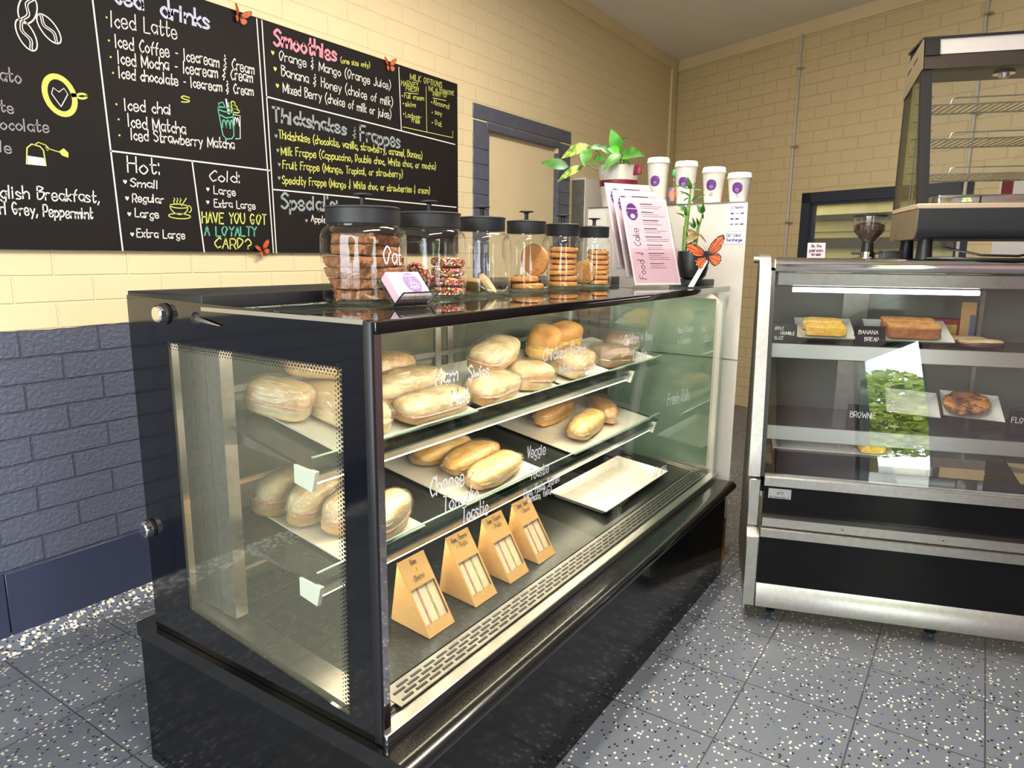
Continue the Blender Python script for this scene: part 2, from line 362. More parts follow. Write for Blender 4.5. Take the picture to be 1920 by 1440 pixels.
# ---------------------------------------------------------------- handwriting: single-stroke letters as raised ribbons
GL = {'A': '4 002740 1333', 'B': '4 0007 ~07274604 ~0444422000', 'C': '4 ~4637150320 ~2041', 'D': '4 0007 ~0727452200', 'E': '4 47070040 0434', 'F': '4 470700 0434',
 'G': '5 ~4627042042 424323', 'H': '4 0007 0444 4047', 'I': '1 0007', 'J': '4 ~37311001', 'K': '4 0007 470340', 'L': '4 070040', 'M': '6 0007316760', 'N': '4 00074047',
 'O': '5 ~270420445537 ~3727', 'P': '4 0007 ~0737453303', 'Q': '5 ~270420445537 3150', 'R': '4 0007 ~0737453303 2340', 'S': '4 ~46270524422001', 'T': '4 0747 2720',
 'U': '4 ~07022042 4247', 'V': '4 072047', 'W': '6 0710355067', 'X': '4 0047 0740', 'Y': '4 072447 2420', 'Z': '4 07470040',
 'a': '4 ~4334140220 ~2042 4440', 'b': '4 0700 ~0224422001', 'c': '3 ~3324022031', 'd': '4 4740 ~4224022041', 'e': '4 0242 ~42341402103041', 'f': '3 ~37261310 0434',
 'g': '4 ~4324022042 443b1b0c', 'h': '4 0700 ~02244340', 'i': '1 0400 0605', 'j': '2 ~141c0b 1615', 'k': '3 0700 340230', 'l': '1 0700', 'm': '6 0400 ~02243330 ~32546360',
 'n': '4 0400 ~02244340', 'o': '4 ~2402204224', 'p': '4 040b ~0224422001', 'q': '4 ~4324022042 444b', 'r': '3 0400 ~021434', 's': '3 ~33140312312000', 't': '3 ~17112031 0434',
 'u': '4 ~04012042 4440', 'v': '4 042044', 'w': '6 0410335064', 'x': '3 0034 0430', 'y': '4 0421 441b', 'z': '3 04340030', '1': '2 1627 2720', '6': '4 ~4615022041 ~412303',
 '0': '4 ~270420442 ~4427', '%': '5 0057 0706 5150', '&': '4 ~3615243312 ~12013 2728 201c', '-': '4 1333', '(': '2 ~2805022c', ')': '2 ~0825220c', ',': '1 110c', '.': '1 0100', "'": '1 0706',
 ':': '1 0100 0504', '+': '4 0343 2521', '?': '4 ~0527454322 2221 2019', '/': '3 0037', '=': '3 0232 0535', '*': '2 0203 0313 1302'}
GL['0'] = '4 ~27042044 ~4427'; GL['&'] = '4 ~36152433 ~33120131 2728 201c'; GL['?'] = '4 ~0527454322 2221 2019'
_ym = {'a': -3, 'b': -2, 'c': -1}
def _glyph(ch):
    g = GL.get(ch)
    if not g: return 3, []
    p = g.split(); out = []
    for s in p[1:]:
        sm = s[0] == '~'; s = s.lstrip('~')
        pts = [(int(s[i]), _ym.get(s[i+1], None) if s[i+1] in _ym else int(s[i+1])) for i in range(0, len(s)-1, 2)]
        if ch == '?' and pts == [(2, 0), (1, 9)]: pts = [(2, 0), (2, .6)]
        if sm and len(pts) > 2:
            q = []
            P_ = [pts[0]]+pts+[pts[-1]]
            for i in range(1, len(P_)-2):
                for k in range(4):
                    t = k/4; a = [0, 0]
                    for d in (0, 1):
                        p0, p1, p2, p3 = (P_[i+j][d] for j in (-1, 0, 1, 2))
                        a[d] = .5*(2*p1+(p2-p0)*t+(2*p0-5*p1+4*p2-p3)*t*t+(3*p1-p0-3*p2+p3)*t**3)
                    q.append(tuple(a))
            pts = q+[pts[-1]]
            out.append(pts)
        elif len(pts) > 2: out += [[pts[i], pts[i+1]] for i in range(len(pts)-1)]
        else: out.append(pts)
    return int(p[0]), out
def ribbon(mb, pts, wd, fr, closed=False):
    """flat stroke of width wd along 2-D pts; fr maps (u, v) to 3-D"""
    if closed: pts = pts+[pts[0]]
    vs = []; n = len(pts)
    for i in range(n):
        a = pts[max(i-1, 0)]; b = pts[min(i+1, n-1)]
        if closed and i in (0, n-1): a, b = pts[n-2], pts[1]
        dx, dy = b[0]-a[0], b[1]-a[1]; L = hypot(dx, dy) or 1
        ex = 0
        if not closed and i in (0, n-1): ex = wd*.35*(1 if i else -1)
        px, py = pts[i][0]+dx/L*ex, pts[i][1]+dy/L*ex
        vs += [fr(px-dy/L*wd/2, py+dx/L*wd/2), fr(px+dy/L*wd/2, py-dx/L*wd/2)]
    mb.add(vs, [(2*i, 2*i+1, 2*i+3, 2*i+2) for i in range(n-1)])
def write(mb, s, x0, z0, x1, z1, h, fr, bold=1.0, jit=.35, wd=None):
    """write s from (x0, z0) to (x1, z1), capital height h"""
    tot = sum(_glyph(c)[0]+1.3 for c in s)-1.3
    kx = hypot(x1-x0, z1-z0)/tot; ky = h/7; sl = (z1-z0)/(x1-x0); sg = 1 if x1 > x0 else -1
    if wd is None: wd = min(h*.085, .0075)*bold
    rnd = random.Random(len(s)*31+int(abs(x0)*997)); u = 0
    for c in s:
        gw, st = _glyph(c); jy = rnd.uniform(-jit, jit)*ky; js = rnd.uniform(-.06, .06)
        for p in st:
            q = [(x0+sg*(u+px+py*(js+.05))*kx*.97, z0+sl*sg*(u+px)*kx+py*ky+jy) for px, py in p]
            ribbon(mb, q, wd, fr)
        u += gw+1.3
def poly_line(mb, pts, wd, fr):
    for i in range(len(pts)-1): ribbon(mb, [pts[i], pts[i+1]], wd, fr)
def disc2(mb, x, z, r, fr, n=10, rz=None):
    mb.add([fr(x+r*cos(2*pi*k/n), z+(rz or r)*sin(2*pi*k/n)) for k in range(n)], [tuple(range(n))])

# ---------------------------------------------------------------- the room
WY = 2.515; CX, CY = 6.43, 2.515; CH_Z = 3.0
DBX, DBY = 0.3973, 0.9177
def back(s, z=0, off=0):         # point on the back wall, s metres from the corner; off = towards the room
    return (CX-DBX*s-DBY*off, CY-DBY*s+DBX*off, z)
ARB = atan2(-DBY, -DBX)
structure('floor', MB().box(-1.8, -1.35, -.08, 8.2, 4.0, 0), m_floor)
structure('ceiling', MB().box(-1.8, -1.25, CH_Z, 7.0, 2.7, CH_Z+.1), m_ceil)
wl = MB()      # left wall with the walled-up doorway left open
DX0, DX1, DZ1 = 3.507, 4.327, 1.995
wl.box(-1.8, WY, 0, DX0, WY+.12, CH_Z); wl.box(DX1, WY, 0, CX+.3, WY+.12, CH_Z); wl.box(DX0, WY, DZ1, DX1, WY+.12, CH_Z)
structure('wall_left', wl, m_left)
# back wall: local x along the wall from the corner, local -y to the room
def wall_obj(name, mb, m, loc, rz):
    o = structure(name, mb, m); o.location = loc; o.rotation_euler = (0, 0, rz); return o
WS0, WS1, WZ0, WZ1 = 1.402, 2.62, .95, 1.76
wb = MB(); wb.box(-.2, -.12, 0, WS0, 0, CH_Z); wb.box(WS1, -.12, 0, 5.2, 0, CH_Z); wb.box(WS0, -.12, 0, WS1, 0, WZ0); wb.box(WS0, -.12, WZ1, WS1, 0, CH_Z)
BW = (CX, CY, 0)
def to_back(mb):   # the room is on the wall's local -y side
    mb.v = [(x, -y, z) for x, y, z in mb.v]; return mb
wall_obj('wall_back', to_back(wb), m_back, BW, ARB)
wall_obj('window_1', to_back(MB().box(WS0, -.06, WZ0, WS0+.075, .012, WZ1).box(WS1-.075, -.06, WZ0, WS1, .012, WZ1).box(WS0, -.06, WZ1-.075, WS1, .012, WZ1).box(WS0, -.06, WZ0, WS1, .012, WZ0+.075)
   .box(WS0+.075, -.05, WZ0+.07, WS0+.095, .0, WZ1-.07).box(WS0+.075, -.05, WZ1-.095, WS1-.07, .0, WZ1-.07)), m_window, BW, ARB)
wall_obj('window_2', to_back(MB().box(WS0+.07, -.04, WZ0+.07, WS1-.07, -.034, WZ1-.07)), m_glass, BW, ARB)
# weatherboard neighbour seen through the window
m_wb = M('weatherboard_paint', srgb(192, 190, 156), .6); m_wbd = M('dark_timber', srgb(62, 64, 66), .6)
nb = MB()
for k in range(13): nb.extrude([(0.3, -.62, .5+k*.11), (0.3, -.60, .5+k*.11), (0.3, -.62, .61+k*.11)], (3.2, 0, 0))
nb.box(.3, -.72, .4, 3.5, -.62, 2.3)
wall_obj('exterior_weatherboard_wall', to_back(nb), m_wb, BW, ARB)
wall_obj('exterior_fence_rail', to_back(MB().box(.3, -.59, 1.575, 3.5, -.54, 1.625).box(.3, -.59, 1.35, 3.5, -.54, 1.435)), m_wbd, BW, ARB)
# front and side of the shop, behind and to the right of the camera
structure('wall_right', MB().box(.62, -1.35, 0, 5.0, -1.25, CH_Z).box(-.28, -1.35, 2.4, .62, -1.25, CH_Z).box(-1.8, -1.35, 0, -.28, -1.25, CH_Z), brick_mat('pink_brick', upper=srgb(124, 100, 104)))
structure('wall_rear', MB().box(-1.8, -1.35, 0, -1.7, -.8, CH_Z).box(-1.8, 2.2, 0, -1.7, WY+.1, CH_Z).box(-1.8, -.8, 0, -1.7, 2.2, .35).box(-1.8, -.8, 2.75, -1.7, 2.2, CH_Z), m_cream)
structure('door_2', MB().box(-.28, -1.33, 0, -.22, -1.27, 2.4).box(.56, -1.33, 0, .62, -1.27, 2.4).box(-.28, -1.33, 2.34, .62, -1.27, 2.4), m_black)
structure('window_3', MB().box(-1.78, -.80, .35, -1.72, -.74, 2.75).box(-1.78, 2.14, .35, -1.72, 2.2, 2.75).box(-1.78, .67, .35, -1.72, .73, 2.75).box(-1.78, -.8, .35, -1.72, 2.2, .42).box(-1.78, -.8, 2.69, -1.72, 2.2, 2.75), m_black)
# cornices, corner batten, skirting, flake cove
structure('trim_1', MB().extrude([(-1.8, WY, CH_Z), (-1.8, WY, CH_Z-.085), (-1.8, WY-.012, CH_Z-.085), (-1.8, WY-.03, CH_Z-.01), (-1.8, WY-.03, CH_Z)], (CX+1.75, 0, 0)), m_cream)
t2 = MB().extrude([(-.05, 0, CH_Z), (-.05, 0, CH_Z-.085), (-.05, .012, CH_Z-.085), (-.05, .03, CH_Z-.01), (-.05, .03, CH_Z)], (5, 0, 0))
wall_obj('trim_2', to_back(t2), m_cream, BW, ARB)
structure('trim_3', MB().box(CX-.14, WY-.02, 0, CX-.03, WY+.01, CH_Z-.06), m_cream)
sk = MB()
for k in range(8):
    xa = -1.56+k*.6
    sk.box(xa+.0015, WY-.012, .03, xa+.5985, WY, .252, r=.002, seg=1)
structure('baseboard_left', sk, m_navyflat)
structure('trim_4', MB().extrude([(-1.8, WY-.001, .045), (-1.8, WY-.02, .035), (-1.8, WY-.05, .012), (-1.8, WY-.075, .001), (-1.8, WY, .0)], (8.0, 0, 0)), m_grit)
# walled-up doorway with a navy painted surround
structure('door_1', MB().box(DX0-.01, WY+.035, 0, DX1+.01, WY+.06, DZ1+.01), m_cream)
ds = MB().box(3.356, WY-.002, 0, DX0-.001, WY+.03, 2.03).box(DX1+.001, WY-.002, 0, 4.485, WY+.03, 2.03)
ZA = [0.0]+[.06+.0853*k for k in range(24)]
zz = .0
for k in range(24):       # brick courses of the jambs, ragged on their outer edge
    z0, z1 = .0853*k, .0853*(k+1)-.0012
    if z1 > 2.036: break
    j = .006*noise.noise(Vector((k*1.7, 0, 3)))
    ds.box(3.351+j, WY-.006, z0, DX0+.003, WY+.034, z1, r=.003, seg=1); ds.box(DX1-.003, WY-.006, z0, 4.49-j, WY+.034, z1, r=.003, seg=1)
ds.box(3.349, WY-.008, 2.04, 4.492, WY, 2.121, r=.004, seg=1); ds.box(DX0-.02, WY-.006, DZ1-.002, DX1+.02, WY+.034, 2.036, r=.003, seg=1)
structure('trim_5', ds, m_navy)
# conduits on the back wall
def conduit(s, z0, z1, label):
    t = T('conduit', label, 'conduit', back(s, 0), ARB, 'conduits on the back wall')
    p = MB(); o_ = -.014
    p.tube([(0, o_, z0), (0, o_, z1-.03), (0, o_*.5, z1-.008), (0, .01, z1)], .011, 12)
    p.build('pipe', m_conduit, t)
    z = z1-.27
    while z > z0:
        MB().box(-.012, -.03, z, .04, -.001, z+.014, r=.002, seg=1).build('clip', m_steel, t); z -= .57
    return t
conduit(1.291, .1, 2.945, 'thin grey conduit up the cream brick wall beside the dark window')
conduit(2.573, .1, 2.995, 'grey conduit on the cream brick wall, rising behind the food warmer')
# ceiling battens out of frame
for i, (x, y) in enumerate(((1.0, .3), (2.5, .95))):
    t = T('ceiling_batten', ('fluorescent batten on the ceiling above the customer side of the counter', 'fluorescent batten on the ceiling above the display case')[i], 'ceiling light', (x, y, CH_Z), 0, 'ceiling battens')
    MB().box(-.62, -.04, -.04, .62, .04, -.001).build('batten_body', m_white, t)
    MB().tube([(-.6, 0, -.055), (.6, 0, -.055)], .013, 12).build('tube', m_lamp, t)
# outside: paving and trees beyond the shop front
m_pave = M('pale_paving', srgb(196, 192, 180), .8, var=.15, sc=3)
structure('ground_outside', MB().box(-30, -30, -.2, 8.2, -1.351, -.02).box(-30, -1.351, -.2, -1.81, 20, -.02), m_pave)
def tree(x, y, h, seed, label):
    t = T('tree', label, 'tree', (x, y, 0), 0, 'trees outside the shop front')
    MB().tube([(0, 0, -.1), (.1, .05, h*.3), (0, 0, h*.55)], [.16, .12, .07], 8).build('trunk', m_leafd, t)
    r = random.Random(seed); c = MB()
    for k in range(5200):
        v = Vector((r.gauss(0, 1), r.gauss(0, 1), r.gauss(0, 1))).normalized()*(.55+.45*r.random())
        p = Vector((v.x*h*.33, v.y*h*.33, h*.62+v.z*h*.36)); a = Vector((r.gauss(0, 1), r.gauss(0, 1), r.gauss(0, 1))).normalized()*h*.017
        b = a.cross(Vector((r.gauss(0, 1), r.gauss(0, 1), 1))).normalized()*h*.017
        c.quad(p-a, p+b, p+a, p-b)
    c.build('crown', m_tree if seed % 2 else m_treed, t)
tree(-4.8, -3.9, 4.4, 1, 'leafy tree outside the shop front reflected in the cake cabinet')
tree(-9.5, -1.5, 5.0, 2, 'dark tree beyond the side window of the shop')
tree(-3.8, -8.4, 5.0, 3, 'bright tree furthest along the street outside')
# ---------------------------------------------------------------- chalkboard menus on the left wall
BT = [
('ato', 0.99, 1.766, 1.047, 1.772, 0.04, 'g', 1),
('te', 0.981, 1.681, 1.016, 1.68, 0.032, 'g', 1),
('ocolate', 0.975, 1.628, 1.112, 1.637, 0.035, 'g', 1),
('le', 0.968, 1.564, 0.997, 1.561, 0.032, 'g', 1),
('glish Breakfast,', 0.954, 1.429, 1.25, 1.432, 0.038, 'w', 1),
('rl Grey, Peppermint', 0.948, 1.38, 1.224, 1.378, 0.036, 'w', 1),
('ced', 1.353, 2.081, 1.45, 2.09, 0.058, 'v', 2.2),
('drinks', 1.512, 2.081, 1.702, 2.089, 0.058, 'v', 2.2),
('Iced Latte', 1.334, 2.006, 1.572, 2.024, 0.05, 'w', 1),
('Iced Coffee - Icecream & Cream', 1.343, 1.943, 1.9, 1.969, 0.042, 'w', 1),
('Iced Mocha - Icecream & Cream', 1.347, 1.892, 1.889, 1.935, 0.042, 'w', 1),
('Iced chocolate - Icecream & Cream', 1.346, 1.848, 1.89, 1.885, 0.037, 'w', 1),
('Iced chai', 1.356, 1.746, 1.526, 1.757, 0.039, 'w', 1),
('Iced Matcha', 1.363, 1.693, 1.579, 1.697, 0.042, 'w', 1),
('Iced Strawberry Matcha', 1.369, 1.651, 1.786, 1.67, 0.038, 'w', 1),
('s', 1.565, 1.809, 1.598, 1.813, 0.036, 'y', 1),
('Hot:', 1.347, 1.541, 1.47, 1.545, 0.053, 'w', 1.2),
('Small', 1.352, 1.495, 1.453, 1.494, 0.028, 'w', 1),
('Regular', 1.354, 1.442, 1.47, 1.445, 0.028, 'w', 1),
('Large', 1.359, 1.391, 1.447, 1.39, 0.029, 'w', 1),
('Extra Large', 1.359, 1.323, 1.544, 1.32, 0.029, 'w', 1),
('Cold:', 1.656, 1.541, 1.798, 1.543, 0.04, 'w', 1.1),
('Large', 1.672, 1.494, 1.769, 1.492, 0.029, 'w', 1),
('Extra Large', 1.67, 1.444, 1.86, 1.446, 0.029, 'w', 1),
('HAVE YOU GOT', 1.614, 1.383, 1.912, 1.385, 0.04, 'y', 1.3),
('A LOYALTY', 1.621, 1.334, 1.859, 1.339, 0.036, 't', 1.3),
('CARD?', 1.659, 1.288, 1.827, 1.286, 0.039, 'y', 1.3),
('Smoothies', 1.987, 2.103, 2.329, 2.113, 0.062, 'p', 2.6),
('(one size only)', 2.347, 2.112, 2.531, 2.128, 0.023, 'y', 0.8),
('Orange & Mango (Orange Juice)', 2.009, 2.05, 2.682, 2.058, 0.038, 'w', 1),
('Banana & Honey (choice of milk)', 2.018, 1.99, 2.695, 1.981, 0.04, 'w', 1),
('Mixed Berry (choice of milk or juice)', 2.022, 1.928, 2.681, 1.923, 0.039, 'w', 1),
('MILK OPTIONS', 2.807, 2.132, 3.065, 2.138, 0.029, 'y', 0.8),
('HARVEY', 2.74, 2.091, 2.871, 2.105, 0.024, 'y', 0.8),
('FRESH', 2.774, 2.073, 2.87, 2.083, 0.023, 'y', 0.8),
('Full cream', 2.761, 2.037, 2.913, 2.05, 0.024, 'y', 0.8),
('skim', 2.767, 2.0, 2.846, 2.005, 0.024, 'y', 0.8),
('Lactose-', 2.768, 1.947, 2.894, 1.955, 0.024, 'y', 0.8),
('free', 2.811, 1.93, 2.876, 1.932, 0.025, 'y', 0.8),
('THE ALTERNATIVE', 2.944, 2.105, 3.163, 2.12, 0.02, 'y', 0.7),
('DAIRY CO', 2.982, 2.087, 3.1, 2.098, 0.02, 'y', 0.7),
('Almond', 2.984, 2.045, 3.118, 2.044, 0.027, 'y', 0.8),
('soy', 2.997, 2.001, 3.056, 1.997, 0.026, 'y', 0.8),
('Oat', 2.996, 1.945, 3.052, 1.942, 0.027, 'y', 0.8),
('Thickshakes', 1.964, 1.806, 2.376, 1.809, 0.054, 's', 2.4),
('&', 2.405, 1.804, 2.428, 1.797, 0.042, 's', 1),
('Frappes', 2.452, 1.79, 2.729, 1.795, 0.067, 's', 2.4),
('Thickshakes (chocolate, vanilla, strawberry, caramel, Banana)', 1.989, 1.74, 2.916, 1.759, 0.034, 'y', 1),
('Milk Frappe (Cappuccino, Double choc, White choc, or mocha)', 1.997, 1.676, 3.027, 1.716, 0.034, 'y', 1),
('Fruit Frappe (Mango, Tropical, or strawberry)', 2.001, 1.62, 2.759, 1.652, 0.033, 'y', 1),
('Specialty Frappe (Mango & White choc, or strawberries & cream)', 1.995, 1.559, 2.975, 1.588, 0.033, 'y', 1),
("Special's:", 1.985, 1.456, 2.308, 1.463, 0.063, 's', 2.4),
('Apple', 2.141, 1.41, 2.229, 1.406, 0.029, 'w', 1),
]
BL= [(1.281, 2.072, 1.305, 1.275), (1.293, 1.605, 1.934, 1.606), (1.59, 1.605, 1.614, 1.273), (1.91, 2.179, 1.932, 1.274), (1.934, 2.179, 1.947, 1.272), (1.937, 1.894, 3.165, 1.867), (2.725, 2.172, 2.735, 1.883), (2.928, 2.12, 2.929, 1.901), (2.747, 1.897, 3.146, 1.9), (3.147, 1.934, 3.146, 1.9), (1.944, 1.531, 3.173, 1.532), (2.774, 2.063, 2.864, 2.074), (2.981, 2.076, 3.09, 2.082)]
GT= [('Ham', 0.987, 1.03, 1.054, 1.032, 0.03), ('Swiss', 1.087, 1.027, 1.158, 1.024, 0.03), ('Melt', 1.032, 0.984, 1.09, 0.981, 0.029), ('Chicken Swiss', 1.372, 1.029, 1.585, 1.027, 0.03), ('Melt', 1.45, 0.987, 1.511, 0.984, 0.024), ('Chicken + Avo', 1.811, 1.023, 2.02, 1.02, 0.029), ('Toastie', 1.875, 0.968, 1.981, 0.967, 0.032), ('Ham, Cheese', 2.239, 1.018, 2.39, 1.016, 0.023), ('+ Tomato', 2.239, 0.98, 2.369, 0.977, 0.024), ('Ham +', 2.482, 1.002, 2.578, 1.004, 0.025), ('Cheese', 2.513, 0.963, 2.617, 0.961, 0.026), ('Fresh Rolls', 2.174, 0.784, 2.391, 0.771, 0.041), ('Wraps', 2.078, 0.561, 2.195, 0.556, 0.034), ('Veggie', 1.308, 0.811, 1.391, 0.805, 0.028), ('Toastie', 1.323, 0.755, 1.408, 0.755, 0.026), ('(Avo, Pesto, S/dried', 1.297, 0.718, 1.464, 0.717, 0.022), ('tomato, feta)', 1.311, 0.703, 1.423, 0.696, 0.018), ('Cheese +', 0.966, 0.818, 1.11, 0.815, 0.038), ('Tomato', 1.004, 0.776, 1.123, 0.771, 0.033), ('Toastie', 1.064, 0.734, 1.157, 0.728, 0.034)]
FB = lambda u, v: (u, 2.4965, v)
def board(x0, x1, label):
    t = T('menu_board', label, 'menu board', ((x0+x1)/2, 2.505, 1.275), 0, 'chalkboard menus')
    MB().box(x0, 2.4975, 1.275, x1, WY-.0005, 2.186, r=.0015, seg=1).build('panel', m_board, t, True)
    inside = lambda x: x0-.02 <= x < x1-.02
    by = {}
    for s, a, b, c, d, h, k, bo in BT:
        if inside(a):
            q = MB(); write(q, s, a, b, c, d, h, FB, wd=.0040*bo if bo <= 1.5 else .0042*bo); q.build('chalk_lettering', CH[k], t, True)
    return t, by
bl_t, bl_by = board(-.2, 1.9335, 'chalkboard listing iced drinks and hot and cold cup sizes, at left')
br_t, br_by = board(1.9345, 3.192, 'chalkboard listing smoothies, thickshakes and frappes, next to the doorway')
for i, (a, b, c, d) in enumerate(BL):
    k = bl_by if a < 1.934 else br_by
    ribbon(k.setdefault('w' if i not in (7, 8, 9, 11, 12) else 'y', MB()), [(a, b), (c, d)], .0032 if i in (7, 8, 9, 11, 12) else .0055, FB)
for x, z in [(1.321, 2.03), (1.322, 1.959), (1.323, 1.908), (1.326, 1.859), (1.328, 1.76), (1.331, 1.712), (1.329, 1.66)]: disc2(bl_by.setdefault('y', MB()), x, z, .0035, FB)
def heart(mb, x, z, r):
    mb.add([FB(x+r*a, z+r*b) for a, b in ((0, -1.1), (.9, .1), (.75, .8), (.35, .85), (0, .4), (-.35, .85), (-.75, .8), (-.9, .1))], [tuple(range(8))])
for x, z in [(1.334, 1.508), (1.336, 1.453), (1.339, 1.4), (1.343, 1.331), (1.647, 1.508), (1.643, 1.46)]: heart(bl_by.setdefault('w', MB()), x, z, .0075)
for x, z in [(1.979, 2.07), (1.987, 2.01), (1.994, 1.947)]: heart(br_by.setdefault('y', MB()), x, z, .009)
for x, z in [(1.975, 1.747), (1.98, 1.691), (1.984, 1.635), (1.98, 1.58), (2.114, 1.412)]: heart(br_by.setdefault('s', MB()), x, z, .008)
for x, z in [(2.746, 2.044), (2.753, 2.009), (2.754, 1.96), (2.97, 2.053), (2.975, 2.003), (2.974, 1.952)]: disc2(br_by.setdefault('y', MB()), x, z, .004, FB)
def ell(cx, cz, a, b, rot=0, t0=0, t1=2*pi, n=28):
    return [(cx+a*cos(q)*cos(rot)-b*sin(q)*sin(rot), cz+a*cos(q)*sin(rot)+b*sin(q)*cos(rot)) for q in [t0+(t1-t0)*i/n for i in range(n+1)]]
W = Y_ = TL = None
def part_draw(name, key):
    global W, Y_, TL
    for mb, k, n_ in ((W, 'w', _dn[0]), (Y_, 'y', _dn[0]), (TL, 't', _dn[0])):
        if mb is not None and mb.f: mb.build(n_, CH[k], bl_t, True)
    W, Y_, TL = MB(), MB(), MB(); _dn[0] = name
_dn = ['chalk_drawing']
part_draw('coffee_bean_drawing', 0)
for cx, cz, ro in ((1.085, 1.99, 1.2), (1.140, 1.949, 2.2), (1.074, 1.915, 1.95)):       # coffee beans
    ribbon(W, ell(cx, cz, .044, .024, ro), .004, FB)
    for o_ in (-.003, .004):
        ribbon(W, [(cx+q*cos(ro)-(o_+.006*sin(q*110))*sin(ro), cz+q*sin(ro)+(o_+.006*sin(q*110))*cos(ro)) for q in [-.04+.08*i/12 for i in range(13)]], .003, FB)
part_draw('latte_drawing', 0)
ribbon(Y_, ell(1.152, 1.756, .043, .056, .2), .017, FB)                                    # latte seen from above
ribbon(Y_, ell(1.219, 1.766, .015, .007, .2), .007, FB)
ribbon(W, [(1.152, 1.722), (1.128, 1.757), (1.134, 1.776), (1.15, 1.766), (1.166, 1.78), (1.176, 1.764), (1.152, 1.722)], .003, FB)
part_draw('tea_bag_drawing', 0)
ribbon(Y_, [(1.035, 1.535), (1.041, 1.583), (1.055, 1.596), (1.078, 1.592), (1.087, 1.581), (1.089, 1.535)], .004, FB)   # tea bag
W.add([FB(*p) for p in ((1.036, 1.534), (1.039, 1.56), (1.085, 1.558), (1.088, 1.534))], [(0, 1, 2, 3)])
ribbon(Y_, [(1.062, 1.594), (1.075, 1.604), (1.095, 1.598), (1.105, 1.588), (1.098, 1.582), (1.093, 1.592), (1.112, 1.586), (1.132, 1.582)], .003, FB)
Y_.add([FB(*p) for p in ((1.131, 1.583), (1.147, 1.595), (1.16, 1.583), (1.158, 1.567), (1.14, 1.572))], [(0, 1, 2, 3, 4)])
part_draw('iced_drink_drawing', 0)
for pts in ([(1.712, 1.812), (1.727, 1.715), (1.742, 1.704), (1.765, 1.708), (1.775, 1.72), (1.778, 1.81)], ell(1.745, 1.812, .033, .008), [(1.716, 1.79), (1.745, 1.782), (1.776, 1.79)],
            [(1.72, 1.815), (1.716, 1.83), (1.735, 1.838), (1.745, 1.82)], ell(1.735, 1.745, .008, .028, 0, 0, pi), ell(1.752, 1.745, .008, .03, 0, 0, pi), ell(1.768, 1.747, .006, .03, 0, 0, pi), [(1.76, 1.84), (1.763, 1.80)]): ribbon(TL, pts, .0045, FB)
for pts in ([(1.778, 1.80), (1.808, 1.80), (1.803, 1.713), (1.782, 1.71)], ell(1.786, 1.76, .006, .03, 0, 0, pi), ell(1.797, 1.76, .005, .03, 0, 0, pi)): ribbon(W, pts, .0035, FB)
for k in range(3): ribbon(Y_, ell(1.788-.004*k, 1.815+.013*k, .019-.005*k, .007), .004, FB)
ribbon(W, [(1.758, 1.80), (1.75, 1.85)], .007, FB)
part_draw('hot_cup_drawing', 0)
for pts in (ell(1.525, 1.438, .035, .007), ell(1.525, 1.438, .035, .03, 0, pi, 2*pi), ell(1.563, 1.43, .01, .012, 0, -1.6, 1.6), ell(1.525, 1.402, .043, .009), [(1.535, 1.44), (1.556, 1.468)],
            *[[(1.508+.012*k, 1.447), (1.505+.012*k, 1.454), (1.511+.012*k, 1.46), (1.508+.012*k, 1.466)] for k in range(3)]): ribbon(Y_, pts, .0036, FB)
part_draw('', 0)
nm = {'w': 'white_chalk_marks', 'y': 'yellow_chalk_marks', 't': 'teal_chalk_marks', 's': 'silver_chalk_marks'}
for t, by in ((bl_t, bl_by), (br_t, br_by)):
    for k, mb in by.items(): mb.build(nm[k], CH[k], t, True)

# paper butterflies: local x = across, z = up, faces -y
def wing_pts(kind, sx):
    up = [(0, .02), (.10, .28), (.30, .52), (.58, .72), (.86, .80), (.97, .70), (.92, .52), (.78, .34), (.66, .16), (.50, .06), (.25, .0)]
    lo = [(0, 0), (.25, .02), (.48, .02), (.62, -.10), (.63, -.28), (.54, -.44), (.38, -.54), (.22, -.55), (.10, -.40), (.02, -.18)]
    return [(sx*x, z) for x, z in (up if kind == 'up' else lo)]
def butterfly(name, label, loc, size, rz, tilt, fold, group):
    t = T(name, label, 'butterfly', loc, rz, group, rot=(0, tilt, rz))
    for sx in (1, -1):
        fr = lambda u, v, o=0, sx=sx: (u*size*cos(fold), -(abs(u)*size*sin(fold)+o), v*size)
        for kind in ('up', 'lo'):
            p = wing_pts(kind, sx); cx = sum(q[0] for q in p)/len(p); cz = sum(q[1] for q in p)/len(p)
            wg = MB(); th = .0006
            wg.extrude([fr(*q) for q in p], (0, -th, 0))
            wo = wg.build('wing', m_orange, t)
            ed = MB(); inn = [(cx+(a-cx)*.84, cz+(b-cz)*.84) for a, b in p]; n = len(p)
            for i in range(n):
                j = (i+1) % n
                ed.quad(fr(*p[i], th+.0004), fr(*p[j], th+.0004), fr(*inn[j], th+.0004), fr(*inn[i], th+.0004))
            for q in inn[3:-2:2]: ribbon(ed, [(0, 0), q], .03, lambda u, v: fr(u, v, th+.0004))
            ed.build('wing_veins', m_vein, wo)
            ws = MB()
            for i in range(3, n-3):
                a, b = p[i]; disc2(ws, cx+(a-cx)*.92, cz+(b-cz)*.92, .022, lambda u, v: fr(u, v, th+.0009), 6)
            ws.build('wing_spots', m_paper, wo)
    MB().tube([(0, -.004, -.38*size), (0, -.006, 0), (0, -.005, .22*size)], [.02*size, .05*size, .03*size], 8).tube([(0, -.005, .2*size), (.1*size, -.008, .5*size)], .006*size, 5).tube([(0, -.005, .2*size), (-.08*size, -.008, .52*size)], .006*size, 5).build('body', m_vein, t)
    return t
GB = 'butterflies on the chalkboards'
